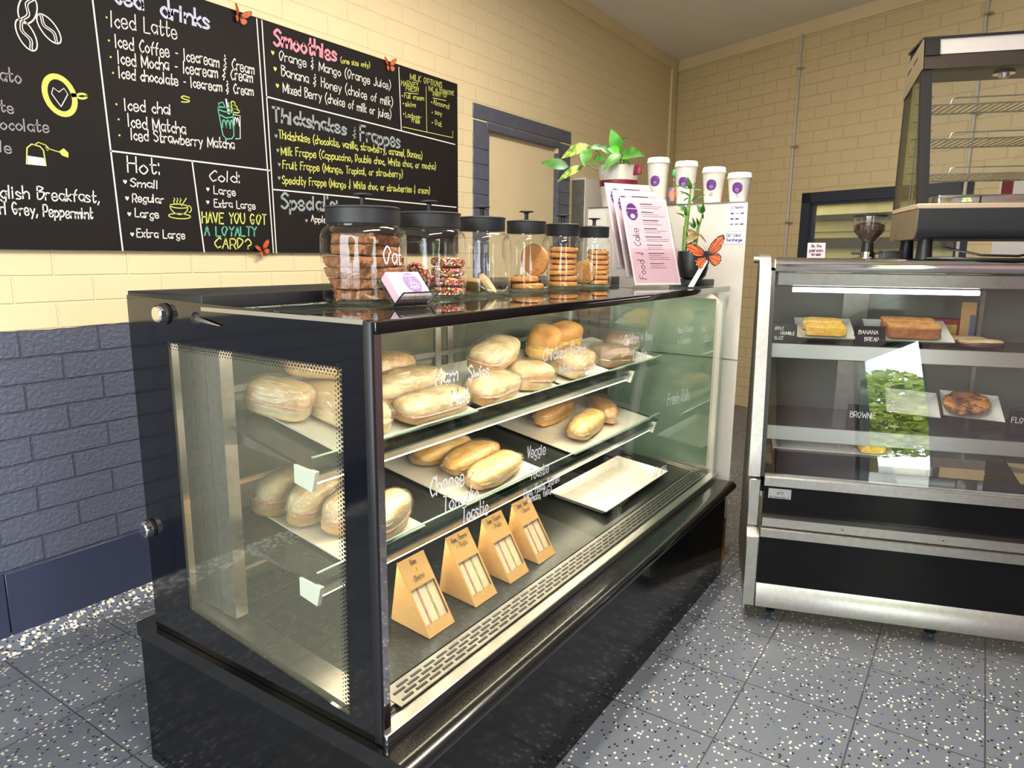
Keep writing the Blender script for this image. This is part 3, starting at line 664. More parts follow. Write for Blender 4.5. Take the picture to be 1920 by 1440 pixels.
butterfly('paper_butterfly', 'orange paper butterfly on the top edge of the chalkboard above the word drinks', (1.832, 2.497, 2.165), .045, 0, .2, .5, GB)
butterfly('paper_butterfly', 'orange paper butterfly on the top edge of the smoothies chalkboard', (2.66, 2.497, 2.165), .045, 0, -.1, .25, GB)
butterfly('paper_butterfly', 'orange paper butterfly at the bottom of the chalkboards beside the loyalty card question', (1.878, 2.497, 1.283), .042, 0, -.4, .4, GB)

# ---------------------------------------------------------------- sandwich display case on its black plinth
X0, X1, YF, YBK = .82, 2.76, .83, 1.57
case = T('display_case', 'long black glass display case full of rolls and sandwiches on a black plinth', 'display case', (1.79, 1.2, 0))
MB().box(X0-.01, .765, 0, 2.70, 1.63, .345, r=.003, seg=1).build('plinth', m_plinth, case, True)
pr = [(.772, .345), (.752, .347), (.741, .355), (.738, .365), (.741, .374), (.752, .380), (.772, .381), (1.632, .381), (1.632, .345)]
MB().extrude([(X0-.015, y, z) for y, z in pr], (1.94, 0, 0)).build('stone_ledge', m_granite, case, True)
def ring(mb, outer, inner, th):
    n = len(outer); th = Vector(th); o = [Vector(p) for p in outer]; i_ = [Vector(p) for p in inner]
    vs = o+i_+[p+th for p in o]+[p+th for p in i_]; fs = []
    for k in range(n):
        j = (k+1) % n
        fs += [(k, j, n+j, n+k), (2*n+k, 3*n+k, 3*n+j, 2*n+j), (k, 2*n+k, 2*n+j, j), (n+k, n+j, 3*n+j, 3*n+k)]
    return mb.add(vs, fs)
EO = [(YF, .383), (YBK, .383), (YBK, 1.177), (YF, 1.160)]; EI = [(.907, .411), (1.421, .473), (1.423, 1.083), (.896, 1.078)]
ep = ring(MB(), [(X0, *p) for p in EO], [(X0, *p) for p in EI], (.007, 0, 0)).build('end_panel', m_blackgl, case, True)
MB().extrude([(X0+.001, *p) for p in EI], (.005, 0, 0)).build('glass_pane', m_glassend, ep, True)
dt = MB(); FX = lambda u, v: (X0-.0004, u, v)
for r in range(3):
    for k in range(62): disc2(dt, .900+.0085*(k+.5*(r % 2)), 1.0772-.0065*r+.0006*k*.15, .0034-.0009*r, FX, 7)
    for k in range(78):
        z = .425+.0085*(k+.5*(r % 2)); y = .907+(.896-.907)*(z-.411)/.667
        disc2(dt, y+.002+.0065*r, z, .0034-.0009*r, FX, 7)
dt.build('dot_border', m_black, ep, True)
MB().box(X0-.0012, YF+.01, 1.1555, X0+.006, 1.292, 1.1635).build('edge_trim', m_alu, ep, True, label='bare silver edge with chipped paint')
for (y, z) in ((1.424, 1.143), (1.555, .637)):
    k = MB().cyl((X0, y, z), (X0-.005, y, z), .0225, .0225, 24).build('knob', m_black, case, True)
    MB().lathe([(0, .015), (.0155, .015), (.018, .0125), (.0185, .004), (.0185, 0)], 24, mtx=Matrix.Translation((X0-.005, y, z)) @ Matrix.Rotation(-pi/2, 4, 'Y')).build('knob_cap', m_chrome, k, True, label='polished steel cap')
lk = MB().lathe([(0, .006), (.006, .006), (.012, .005), (.0165, .001), (.017, 0)], 24, mtx=Matrix.Translation((X0, 1.312, 1.136)) @ Matrix.Rotation(-pi/2, 4, 'Y')).build('lock', m_black, case, True)
MB().tube([(X0-.005, 1.300, 1.138), (X0-.008, 1.28, 1.137), (X0-.006, 1.225, 1.130)], [.006, .0045, .001], 8).build('lock_tongue', m_alu, lk, True)
cs = MB().box(X0-.002, YF-.008, .385, X0+.007, YF+.012, 1.1615, r=.003).build('corner_post', m_black, case, True)
MB().box(X0+.007, YF-.004, .387, X0+.026, YF+.004, 1.138).build('mirror_strip', m_mirror, case, True)
fg = MB().box(X0+.026, YF-.002, .40, X1-.012, YF+.003, 1.139).build('front_glass', m_glass, case, True)
gt = MB(); FG = lambda u, v: (u, YF-.0035, v)
for s, a, b, c, d, h in GT:
    gt = MB(); write(gt, s, a, b, c, d, h, FG, 1.0, wd=.0030 if h > .027 else .0023); gt.build('lettering', m_glasspen, fg, True, label='white marker words on the glass')
MB().box(X0+.006, YF-.012, 1.139, X1, YF+.012, 1.1605, r=.003).build('top_rail', m_blackgl, case, True)
MB().box(X0+.006, YF-.012, .381, X1, YF+.02, .402, r=.002, seg=1).box(X0+.006, YF+.02, .385, X1, YF+.03, .396).build('sill_rail', m_alu, case, True)
MB().box(X0+.008, YF+.0125, 1.1515, X1, 1.291, 1.1585, r=.001, seg=1).build('top_glass', glass('smoky_top_glass', (.62, .66, .64, 1), edge=.75, base=.12), case, True)
MB().box(X0+.002, 1.292, 1.158, X1+.004, YBK, 1.186, r=.003).box(X0+.008, 1.292, 1.10, X1, 1.32, 1.158).build('rear_canopy', m_black, case, True)
MB().box(X1-.012, YF-.002, .385, X1-.006, 1.55, 1.139).build('far_end_glass', m_glassgreen, case, True)
ring(MB(), [(X1-.03, YF+.004, .40), (X1-.03, 1.55, .40), (X1-.03, 1.55, 1.138), (X1-.03, YF+.004, 1.138)], [(X1-.03, YF+.03, .43), (X1-.03, 1.50, .43), (X1-.03, 1.50, 1.11), (X1-.03, YF+.03, 1.11)], (.016, 0, 0)).build('far_end_frame', m_alu, case, True)
# inside: sloping deck, grilles, rear doors, uprights
DZ = lambda y: .411+(y-.907)*.114
def slab(mb, x0, x1, y0, y1, zf, th, dz=0):
    return mb.extrude([(x0, y0, zf(y0)+dz), (x0, y1, zf(y1)+dz), (x0, y1, zf(y1)+dz-th), (x0, y0, zf(y0)+dz-th)], (x1-x0, 0, 0))
MB().extrude([(X0+.01, YF+.03, .383), (X0+.01, 1.5, .383), (X0+.01, 1.5, DZ(1.5)-.006), (X0+.01, YF+.03, DZ(YF+.03)-.006)], (X1-X0-.045, 0, 0)).build('base_tray', m_steel2, case, True)
slab(MB(), .90, 2.70, .915, 1.345, DZ, .005).build('deck', m_deck, case, True)
ft = slab(MB(), .835, .897, YF+.035, 1.47, DZ, .004, .004).build('end_strip', m_steel2, case, True)
for nm_, ya, yb, rows, xs in (('front_grille', .850, .908, 4, .042), ('rear_grille', 1.352, 1.448, 2, .012)):
    g = slab(MB(), .90, 2.70, ya, yb, DZ, .004, .003).build(nm_, m_steel2, case, True); sl = MB()
    for r in range(rows):
        y0 = ya+.008+(yb-ya-.012)*r/rows; y1 = y0+(yb-ya-.012)/rows*(.45 if rows == 4 else .8)
        x = .915+(r % 2)*xs*.5
        while x < 2.68:
            slab(sl, x, x+xs*(.75 if rows == 4 else .42), y0, y1, DZ, .002, .0045); x += xs
    sl.build('slots', m_black, g, True)
MB().box(.87, 1.50, .47, 1.815, 1.508, 1.12).build('rear_door', m_rear, case, True)
MB().box(1.80, 1.515, .47, 2.74, 1.523, 1.12).build('rear_door', m_rear, case, True)
rf = MB()
for x, y in ((.872, 1.497), (1.795, 1.495), (1.881, 1.512), (2.725, 1.512)): rf.box(x-.014, y-.004, .47, x+.014, y+.012, 1.12)
rf.box(.86, 1.492, 1.11, 2.745, 1.53, 1.135).box(.86, 1.492, .455, 2.745, 1.53, .485).box(.86, 1.494, .70, 2.745, 1.51, .712).box(.86, 1.494, .935, 2.745, 1.51, .95)
rf.build('rear_door_frame', m_alu, case, True)
MB().box(.83, 1.53, .383, X1-.02, YBK-.002, 1.158).build('rear_body', m_black, case, True)
for x, sx in ((.857, 1), (2.70, 1)):
    up = MB().box(x, 1.352, .475, x+.012, 1.447, 1.10).box(x, 1.30, .47, x+.03, 1.35, 1.10).build('upright', m_steel, case, True); so = MB()
    for k in range(15): so.box(x-.0008, 1.397, .50+.04*k, x+.001, 1.400, .52+.04*k)
    so.build('slots', m_black, up, True)
def shelf(x0, x1, y0, z0, ang, depth, nm_, xl):
    k = math.tan(radians(ang)); zf = lambda y: z0+(y-y0)*k
    sh = slab(MB(), x0, x1, y0, y0+depth, zf, .007).build(nm_, m_slate, case, True)
    slab(MB(), x0, x1, y0-.006, y0-.001, lambda y: z0+.024, .034).build('glass_lip', m_glassgreen, sh, True)
    MB().box(x0, y0-.0065, z0+.0235, x1, y0-.0005, z0+.0255).build('lip_edge', m_glassedge, sh, True)
    MB().extrude([(x0+.004, y0-.012, z0-.012), (x0+.004, y0+.03, z0-.008), (x0+.004, y0+.03, z0-.028), (x0+.004, y0+.0, z0-.030)], (xl-x0-.008, 0, 0)).build('light_housing', m_alu, sh, True)
    MB().box(x0+.01, y0+.003, z0-.0345, xl-.02, y0+.022, z0-.0305).build('light_strip', m_led, sh, True)
    for xc in (x0-.006, xl-.004):
        MB().extrude([(xc, y0-.018, z0-.002), (xc, y0+.045, z0+.004), (xc, y0+.045, z0-.034), (xc, y0-.006, z0-.044)], (.01, 0, 0)).build('end_cap', m_green_cap, sh, True)
    for xb in (x0+.02, x1-.03):
        MB().extrude([(xb, y0+.04, zf(y0+.04)-.007), (xb, 1.40, zf(1.40)-.007), (xb, 1.40, zf(1.40)-.06), (xb, y0+.04, zf(y0+.04)-.02)], (.006, 0, 0)).build('bracket', m_steel2, sh, True)
    area('case_shelf_light', ((x0+xl)/2, y0+.0125, z0-.038), (0, .25, -1), xl-x0-.05, .02, LEDP, (1, .86, .62))
    return zf
LEDP = 3.2
ZU = shelf(.875, 2.66, 1.05, .856, 12.0, .31, 'upper_shelf', 2.36)
ZL = shelf(.875, 2.66, 1.05, .616, 10.5, .345, 'lower_shelf', 2.60)
area('case_fill_light', (1.79, YF+.04, 1.124), (0, .75, -1), 1.85, .03, 11.0, (1, .90, .70))  # added fill to brighten the case interior; no lamp fitting belongs to it
# ---------------------------------------------------------------- food inside the display case
def RX(tilt, rz, ry=0): return (Matrix.Rotation(tilt, 3, 'X') @ Matrix.Rotation(rz, 3, 'Z') @ Matrix.Rotation(ry, 3, 'Y')).to_euler()
TU, TLW, TD = radians(12.0), radians(10.5), math.atan(.114)
def roll(name, label, cat, loc, L, Wd, H, rz, tilt, kind, seed, group, film=True, sticker=False, ry=0):
    t = T(name, label, cat, loc, 0, group, rot=RX(tilt, radians(rz), radians(ry)))
    top, bot, fil = {'pale': (m_bread, m_breadw, m_ham), 'flour': (m_breadw, m_bread, m_ham), 'gold': (m_gold, m_bread, m_greenf), 'brown': (m_brown, m_gold, m_greenf), 'dark': (m_dark, m_dark, m_greenf), 'round': (m_breadw, m_bread, m_ham)}[kind]
    e = .62 if kind != 'round' else .8
    MB().blob(L*.98, Wd, H*.62, .6, e, .10, 16, seed, 30, 12, Matrix.Translation((0, 0, H*.31))).build('bottom_half', bot, t)
    MB().blob(L, Wd*1.01, H*.86, .75, e, .13, 14, seed+5, 34, 16, Matrix.Translation((0, 0, H*.57)), flat=-.08*H).build('top_half', top, t)
    MB().blob(L*1.0, Wd*1.04, H*.13, .5, e, .10, 60, seed+9, 36, 6, Matrix.Translation((0, 0, H*.45))).build('filling', fil, t)
    if film:
        MB().blob(L*1.05, Wd*1.09, H*1.06, .8, e, .05, 25, seed+2, 40, 20, Matrix.Translation((0, 0, H*.535)), wrinkle=.10).build('cling_film', m_film, t)
    if sticker:
        MB().box(-.035, -.004, 0, .035, .0, .03, mtx=Matrix.Translation((0, -Wd*.5, H*.18)) @ Matrix.Rotation(-.5, 4, 'X')).build('paper_sticker', m_paper, t, label='white paper label')
    return t
def tray(name, label, x0, x1, y0, y1, zf, tilt, lip=.014, group='white serving trays in the display case', mat=None):
    t = T(name, label, 'tray', ((x0+x1)/2, y0, zf(y0)+.0012), 0, group, rot=RX(tilt, 0))
    w_, d = (x1-x0)/2, (y1-y0); i_ = .022
    o = [(-w_, 0), (w_, 0), (w_, d), (-w_, d)]; n_ = [(-w_+i_, i_), (w_-i_, i_), (w_-i_, d-i_), (-w_+i_, d-i_)]
    m = MB(); v = [(x, y, lip) for x, y in o]+[(x, y, .0025) for x, y in n_]+[(x*.97, .01+y*.97, 0) for x, y in n_]+[(x*.998, y, lip-.003) for x, y in o]
    f = [(4, 5, 6, 7), (8, 11, 10, 9)]
    for k in range(4):
        j = (k+1) % 4; f += [(k, j, 4+j, 4+k), (12+k, 8+k, 8+j, 12+j), (k, 12+k, 12+j, j)]
    m.add(v, f).build('tray_body', mat or m_ceramic, t); return t
tray('serving_tray', 'white tray at the end of the upper shelf under the stacked long rolls', .95, 1.43, 1.056, 1.355, ZU, TU)
tray('serving_tray', 'white tray behind the words Ham Swiss Melt on the upper shelf', 1.455, 1.835, 1.056, 1.35, ZU, TU, .022)
tray('serving_tray', 'white tray behind the words Chicken Swiss Melt on the upper shelf', 1.865, 2.20, 1.056, 1.355, ZU, TU, .02)
tray('serving_tray', 'white tray at the far end of the upper shelf under the dark rolls', 2.215, 2.63, 1.06, 1.355, ZU, TU, .014)
tray('serving_tray', 'white tray of round wrapped sandwiches at the end of the lower shelf', .96, 1.215, 1.056, 1.385, ZL, TLW, .010)
tray('serving_tray', 'white tray under the three golden toasties on the lower shelf', 1.38, 1.765, 1.056, 1.375, ZL, TLW, .010)
tray('serving_tray', 'white tray under the brown toasties at the far end of the lower shelf', 1.965, 2.60, 1.056, 1.39, ZL, TLW, .010)
tray('serving_tray', 'empty white tray on the floor of the display case near the far end', 2.0, 2.545, .955, 1.175, DZ, TD, .024)
GU, GLW = 'wrapped rolls on the upper shelf', 'wrapped breads on the lower shelf'
pU = lambda x, y, dz=.006: (x, y, ZU(y)+dz)
pL = lambda x, y, dz=.006: (x, y, ZL(y)+dz)
for (nm_, lb, loc, L, Wd, H, rz, k, ry) in [
    ('bread_roll', 'long wrapped roll nearest the end glass, pointing to the front of the upper shelf', pU(1.085, 1.195), .25, .10, .08, 97, 'pale', 0),
    ('bread_roll', 'rounded wrapped roll at the back corner by the end glass of the upper shelf', pU(.985, 1.285), .15, .085, .085, 115, 'pale', 0),
    ('bread_roll', 'wrapped roll topmost of the stack seen through the end glass', pU(1.10, 1.27, .088), .19, .11, .085, 150, 'flour', 0),
    ('bread_roll', 'long floured roll lowest at the front, left of the words Ham Swiss', pU(1.30, 1.105), .25, .088, .07, 2, 'flour', 0),
    ('bread_roll', 'long floured roll resting behind the front roll, left of the words Ham Swiss', pU(1.31, 1.20, .012), .25, .09, .085, 5, 'flour', 0),
    ('bread_roll', 'small wrapped roll at the back of the upper shelf behind two long rolls', pU(1.35, 1.30, .014), .18, .085, .09, 10, 'pale', 0),
    ('bread_roll', 'wrapped roll lying in front under the word Melt of Ham Swiss Melt', pU(1.565, 1.115), .22, .11, .075, 8, 'flour', 0),
    ('bread_roll', 'wrapped roll topmost of the three rolls behind Ham Swiss Melt', pU(1.66, 1.175, .072), .21, .11, .075, 14, 'flour', -6),
    ('bread_roll', 'rounded wrapped roll at the far side of the Ham Swiss Melt tray', pU(1.765, 1.125), .16, .11, .08, -25, 'pale', 0)]:
    roll(nm_, lb, 'roll', loc, L, Wd, H, rz, TU, k, len(lb)+int(loc[0]*100), GU, ry=ry)
roll('bread_roll', 'loosely wrapped roll with a white paper label behind the words Chicken Swiss', 'roll', pU(2.06, 1.13), .21, .12, .085, 10, TU, 'pale', 41, GU, sticker=True)
roll('bread_roll', 'brown crusted cut roll standing on edge at the back, above Chicken Swiss', 'roll', pU(2.10, 1.275, .014), .18, .11, .11, 20, TU, 'brown', 52, GU, film=False)
roll('bread_roll', 'brown crusted roll with a pale top furthest back above Chicken Swiss', 'roll', pU(2.30, 1.31, .006), .22, .10, .11, 5, TU, 'brown', 57, GU, film=False)
roll('bread_roll', 'dark wrapped roll nearer the front behind the words Chicken + Avo', 'roll', pU(2.33, 1.12), .20, .12, .075, -15, TU, 'dark', 63, GU)
roll('bread_roll', 'dark wrapped roll at the far end of the upper shelf', 'roll', pU(2.52, 1.17, .01), .20, .12, .085, 8, TU, 'dark', 66, GU)
for i, (lb, x, y, L, H, rz) in enumerate([('round wrapped sandwich furthest back on the lower shelf by the end glass', 1.02, 1.335, .17, .095, 10), ('round wrapped sandwich second from the back on the lower shelf', 1.05, 1.255, .18, .10, 14),
        ('round wrapped sandwich third from the back on the lower shelf', 1.09, 1.175, .18, .10, 8), ('round wrapped sandwich at the front of the lower shelf by the corner post', 1.125, 1.10, .17, .09, 18)]):
    roll('wrapped_sandwich', lb, 'sandwich', pL(x, y), L, .080, H, rz, TLW, 'round', 70+i, GLW)
for i, (lb, x, y, L, H, rz, k) in enumerate([('golden toastie at the back of the cheese and tomato tray', 1.575, 1.305, .24, .058, 3, 'gold'), ('golden toastie in the middle of the cheese and tomato tray', 1.60, 1.215, .24, .062, 4, 'gold'), ('golden toastie at the front of the cheese and tomato tray', 1.585, 1.118, .25, .062, 6, 'gold'),
        ('brown toastie at the back of the far tray on the lower shelf', 2.22, 1.29, .28, .065, 6, 'brown'), ('brown toastie at the front of the far tray on the lower shelf', 2.20, 1.145, .27, .07, 10, 'gold'), ('brown toastie lying crosswise at the far end of the lower shelf', 2.44, 1.20, .24, .07, 40, 'brown')]):
    roll('toastie', lb, 'toastie', pL(x, y), L, .086, H, rz, TLW, k, 80+i, GLW)
# kraft sandwich wedges on the deck
def wedge(x, label, lines, ham):
    y0 = .952; t = T('sandwich_wedge', label, 'sandwich box', (x, y0, DZ(y0)+.0008), 0, 'sandwich wedges on the floor of the case', rot=RX(TD, 0))
    w_, D, H = .0465, .118, .145
    c = MB(); th = .0012
    for s in (-1, 1): c.extrude([(s*w_, 0, 0), (s*w_, D, 0), (s*w_, D-.006, H)], (-s*th, 0, 0))
    c.box(-w_, 0, 0, w_, D, th).extrude([(-w_, D, 0), (-w_, D-.006, H), (-w_, D-.006-th, H), (-w_, D-th, 0)], (2*w_, 0, 0))
    P_ = lambda u, k, o=0: (u, (D-.006)*k-.0016*o, H*k)
    def strip(a, b): c.quad(P_(-w_, a), P_(w_, a), P_(w_, b), P_(-w_, b)).quad(P_(-w_, a, -.8), P_(w_, a, -.8), P_(w_, b, -.8), P_(-w_, b, -.8))
    strip(0, .15); strip(.62, 1)
    c.quad(P_(-w_, .15), P_(-w_+.006, .15), P_(-w_+.006, .62), P_(-w_, .62)).quad(P_(w_-.006, .15), P_(w_, .15), P_(w_, .62), P_(w_-.006, .62))
    c.build('carton', m_kraft, t)
    MB().quad(P_(-w_+.005, .14, .1), P_(w_-.005, .14, .1), P_(w_-.005, .63, .1), P_(-w_+.005, .63, .1)).build('window_film', m_acryl, t)
    xx = -w_+.004; wd = (2*w_-.008)/7
    for k in range(5):
        b_ = k % 2 == 0; ww = wd*(2.0 if b_ else .5)
        o = .003 if b_ else .0045
        poly = [(xx, .012-(o-.003), .004), (xx, D-.012, .004), (xx, D-.014, H*.86)]
        MB().extrude(poly, (ww*.97, 0, 0)).build('bread_slice' if b_ else 'filling', m_slicew if b_ else (m_ham if (k == 1 or ham) else m_greenf), t); xx += ww
    tx = MB()
    for i, s in enumerate(lines):
        n_ = len(s)*.0058; write(tx, s, -n_/2, .90-.10*i, n_/2, .905-.10*i, .011/H*1.0, lambda u, v: P_(u, v, 1.2), wd=.0011 if False else .0012)
    tx.build('lettering', m_ink, t, label='handwritten name on the kraft card')
for x, lb, ln, hm in [(1.15, 'kraft sandwich wedge nearest the corner post, marked Ham + Cheese', ['Ham', '+', 'Cheese'], 0), (1.325, 'kraft sandwich wedge second from the corner post, marked with pickle', ['Ham, Cheese', '+ Pickle'], 0),
                  (1.478, 'kraft sandwich wedge third from the corner post', ['Ham, Cheese', '+ Pickle'], 0), (1.622, 'kraft sandwich wedge fourth from the corner post, nearest the empty tray', ['Ham, Salad', '+ Cheese'], 1)]: wedge(x, lb, ln, hm)

# ---------------------------------------------------------------- on top of the display case
ZT = 1.1592
def jar(x, y, rl, rb, label):
    t = T('cookie_jar', label, 'jar', (x, y, ZT), 0, 'black lidded glass jars on the display case')
    MB().lathe([(0, .004), (rb*.80, .004), (rb*.93, .006), (rb*.985, .014), (rb, .03), (rb, .14), (rb*.985, .152), (rb*.94, .163), (rl*.97, .172), (rl*.95, .18)], 48).lathe([(0, .0), (rb*.84, .0), (rb*.95, .004), (rb*.985, .014)], 48).build('glass_body', m_jar, t)
    MB().lathe([(rb*.86, .0005), (rb*.94, .0035), (rb*.92, .009), (rb*.80, .006), (rb*.86, .0005)], 48).build('glass_base', m_jarbase, t, label='thick greenish glass rim at the base')
    ld = MB().lathe([(0, .176), (rl*.98, .176), (rl, .178), (rl, .209), (rl*1.02, .2105), (rl*1.02, .2125), (rl*.97, .2145), (rl*.5, .217), (0, .2175)], 48).build('lid', m_blackmat, t)
    MB().lathe([(0, .216), (.0075, .217), (.006, .222), (.006, .236), (.011, .239), (.022, .2405), (.022, .243), (.018, .2445), (0, .245)], 24).build('lid_knob', m_blackmat, ld)
    return t
JX = [1.16, 1.39, 1.615, 1.845, 2.07, 2.295]; JY = 1.18; JL = [.083, .079, .065, .060, .056, .054]; JB = [.097, .093, .081, .074, .069, .066]
JN = ['largest glass jar with a black lid, full of oat slices', 'glass jar with a black lid, half full of sprinkle covered biscuits', 'almost empty glass jar with one pale biscuit, third from the corner',
      'glass jar with a few chocolate biscuits, fourth from the corner', 'glass jar with a tall stack of chocolate chip cookies, fifth from the corner', 'smallest glass jar of cookies beside the menu stand']
jars = [jar(JX[i], JY, JL[i], JB[i], JN[i]) for i in range(6)]
jt = MB()      # handwriting on the first jar follows its curve, facing the camera side
ja = atan2(-JY, -JX[0])+.62
FJ = lambda u, v: (JX[0]+(JB[0]+.0006)*cos(ja+u/JB[0]), JY+(JB[0]+.0006)*sin(ja+u/JB[0]), ZT+v)
write(jt, 'Oat', -.018, .088, .036, .088, .038, FJ, wd=.0028); write(jt, 'Slice', -.012, .036, .05, .036, .036, FJ, wd=.0028)
jt.build('lettering', m_glasspen, jars[0], True, label='white marker words Oat Slice')
def simple(name, label, cat, mb, m, loc, rot=(0, 0, 0), group=None):
    o = mb.build(name, m); o.location = loc; o.rotation_euler = rot; MW[o.name] = Matrix.Translation(Vector(loc)) @ o.rotation_euler.to_matrix().to_4x4(); return tag(o, label, cat, group)
SL = ['lowest oat slice at the front of the jar', 'lowest oat slice at the back of the jar', 'oat slice second from the bottom at the front of the jar', 'oat slice second from the bottom at the back of the jar', 'oat slice third from the bottom at the front of the jar', 'oat slice third from the bottom at the back of the jar',
      'oat slice fourth from the bottom, to the left in the jar', 'oat slice fourth from the bottom, to the right in the jar', 'tilted oat slice fifth from the bottom of the jar', 'topmost oat slice in the jar']
k = 0
for lev in range(6):
    for s in ((-1, 1) if lev < 4 else (0,)):
        a = radians(-40+lev*11); d = .033*s
        simple('oat_slice', SL[k], 'slice', MB().blob(.135 if lev < 4 else .13, .066 if s else .11, .0238, .22, .25, .16, 95, k, 64, 14), m_oat, (JX[0]+d*cos(a+1.57)+(.008 if lev > 3 else 0), JY+d*sin(a+1.57), ZT+.0205+.0242*lev), (.02*s, .05*(lev > 3), a), 'oat slices in the largest jar'); k += 1
m_spr, t_, n_, l_, b_ = nt('hundreds_and_thousands')
vo = N(t_, 'ShaderNodeTexVoronoi', Scale=260.0); tc_ = N(t_, 'ShaderNodeTexCoord'); l_.new(tc_.outputs['Object'], vo.inputs['Vector'])
sc_ = N(t_, 'ShaderNodeSeparateColor'); l_.new(vo.outputs['Color'], sc_.inputs[0]); rp = N(t_, 'ShaderNodeValToRGB'); rp.color_ramp.interpolation = 'CONSTANT'; l_.new(sc_.outputs[0], rp.inputs[0])
for i, (p, c) in enumerate(((0, (200, 40, 40)), (.3, (235, 225, 215)), (.45, (60, 140, 70)), (.58, (230, 120, 150)), (.72, (70, 34, 26)), (.88, (230, 190, 60)))):
    e = rp.color_ramp.elements[i] if i < 2 else rp.color_ramp.elements.new(p)
    e.position = p; e.color = srgb(*c)
l_.new(rp.outputs[0], b_.inputs['Base Color']); bp_ = N(t_, 'ShaderNodeBump', Strength=.8, Distance=.004); l_.new(vo.outputs['Distance'], bp_.inputs['Height']); bp_.invert = True; l_.new(bp_.outputs[0], b_.inputs['Normal'])
def biscuit(r, h, seed): return MB().blob(2*r, 2*r, h, .45, 1, .04, 40, seed, 28, 8)
k = 0
FL = ['bottom', 'second', 'third', 'topmost']
for lev in range(4):
    simple('sprinkle_biscuit', '%s sprinkle covered biscuit of the stack at the front of the jar' % FL[lev], 'biscuit', biscuit(.044, .024, lev), m_spr, (JX[1]+.03, JY-.035, ZT+.019+.0245*lev), (.05*sin(lev*2), .04*cos(lev), lev), 'sprinkle biscuits in the second jar')
for lev in range(3):
    simple('sprinkle_biscuit', '%s sprinkle covered biscuit of the stack at the back of the jar' % FL[lev], 'biscuit', biscuit(.04, .024, 7+lev), m_spr, (JX[1]-.02, JY+.045, ZT+.019+.0245*lev), (.03, .04*cos(lev), lev), 'sprinkle biscuits in the second jar')
simple('sprinkle_biscuit', 'sprinkle covered biscuit leaning on the left wall of the jar', 'biscuit', biscuit(.038, .02, 15), m_spr, (JX[1]-.058, JY-.008, ZT+.055), (0, 1.25, .1), 'sprinkle biscuits in the second jar')
simple('shortbread_biscuit', 'single pale biscuit lying at the bottom of the nearly empty jar', 'biscuit', biscuit(.04, .018, 3), m_bread, (JX[2]-.03, JY+.0, ZT+.028), (0, .45, .3))
simple('shortbread_biscuit', 'pale yellow biscuit leaning at the bottom of the nearly empty jar', 'biscuit', biscuit(.034, .016, 5), m_breadw, (JX[2]-.02, JY-.035, ZT+.032), (.9, .3, .2))
def cookie(label, r, h, loc, rot, seed, group):
    o = simple('cookie', label, 'cookie', biscuit(r, h, seed), m_cookie, loc, rot, group); rr = random.Random(seed)
    for q in range(6):
        a, d = rr.uniform(0, 6.28), r*sqrt(rr.uniform(.05, .8))
        MB().blob(.009, .008, .007, .8, .8, .1, 80, q, 8, 5, Matrix.Translation((d*cos(a), d*sin(a), h*.46))).build('chocolate_chip', m_chip, o)
    return o
cookie('cookie lying flat at the bottom of the fourth jar', .05, .02, (JX[3], JY-.008, ZT+.018), (0, 0, 0), 21, 'cookies in the fourth jar')
cookie('cookie lying on the bottom cookie of the fourth jar', .048, .02, (JX[3]-.005, JY+.006, ZT+.039), (0, .05, 1), 22, 'cookies in the fourth jar')
cookie('large dark cookie standing against the far wall of the fourth jar', .05, .018, (JX[3]+.044, JY-.004, ZT+.098), (0, 1.42, 0), 23, 'cookies in the fourth jar')
ON = ['bottom', 'second', 'third', 'fourth', 'fifth', 'sixth', 'topmost']
for lev in range(7): cookie('%s cookie of the tall stack in the fifth jar' % ON[lev], .05, .0185, (JX[4]+.004*sin(lev*2.1), JY-.004*cos(lev), ZT+.018+.0187*lev), (0.02*sin(lev), .02, lev), 30+lev, 'cookies in the fifth jar')
for lev in range(7): cookie('%s cookie of the stack in the smallest jar' % ON[lev], .04, .0175, (JX[5]+.016, JY-.012, ZT+.018+.0177*lev), (0.02*sin(lev), .02, lev), 40+lev, 'cookies in the smallest jar')
cookie('cookie standing on edge beside the stack in the smallest jar', .042, .014, (JX[5]-.042, JY+.012, ZT+.055), (0, 1.35, .2), 50, 'cookies in the smallest jar')

# business card holder of black wire mesh, with a block of cards
ea = atan2(-.17, .985); H0 = (1.110, 1.045)
ho = T('card_holder', 'folded black wire mesh card holder in front of the oat slice jar', 'card holder', (H0[0], H0[1], ZT), ea)
# local x = along the holder, local -y... p axis: +y is to the back
prof = [(.098, 0), (.052, .054), (.0, .0008), (-.036, .03)]
HW = .098
fr_ = MB()
for x in (0, HW): fr_.tube([(x, p, z+.0015) for p, z in prof], .0018, 6)
for p, z in prof: fr_.tube([(0, p, z+.0015), (HW, p, z+.0015)], .0018, 6)
fr_.build('holder_frame', m_black, ho)
ms = MB()
for (p0, z0), (p1, z1) in zip(prof[:-1], prof[1:]):
    for k in range(1, 24): ms.tube([(HW*k/24, p0, z0+.0015), (HW*k/24, p1, z1+.0015)], .0006, 4, cap=False)
    for k in range(1, 12): ms.tube([(0, p0+(p1-p0)*k/12, z0+(z1-z0)*k/12+.0015), (HW, p0+(p1-p0)*k/12, z0+(z1-z0)*k/12+.0015)], .0006, 4, cap=False)
ms.build('wire_mesh', m_black, ho)
ct = T('card_block', 'block of pale business cards with a purple oval logo in the mesh holder', 'business cards', (H0[0], H0[1], ZT), ea)
sl = Vector((0, .052, .0535)).normalized(); nr = Vector((0, -sl.z, sl.y))
cm = Matrix(((1, 0, 0, .004), (0, sl.y, nr.y, nr.y*.003+.002), (0, sl.z, nr.z, nr.z*.003+.005), (0, 0, 0, 1)))
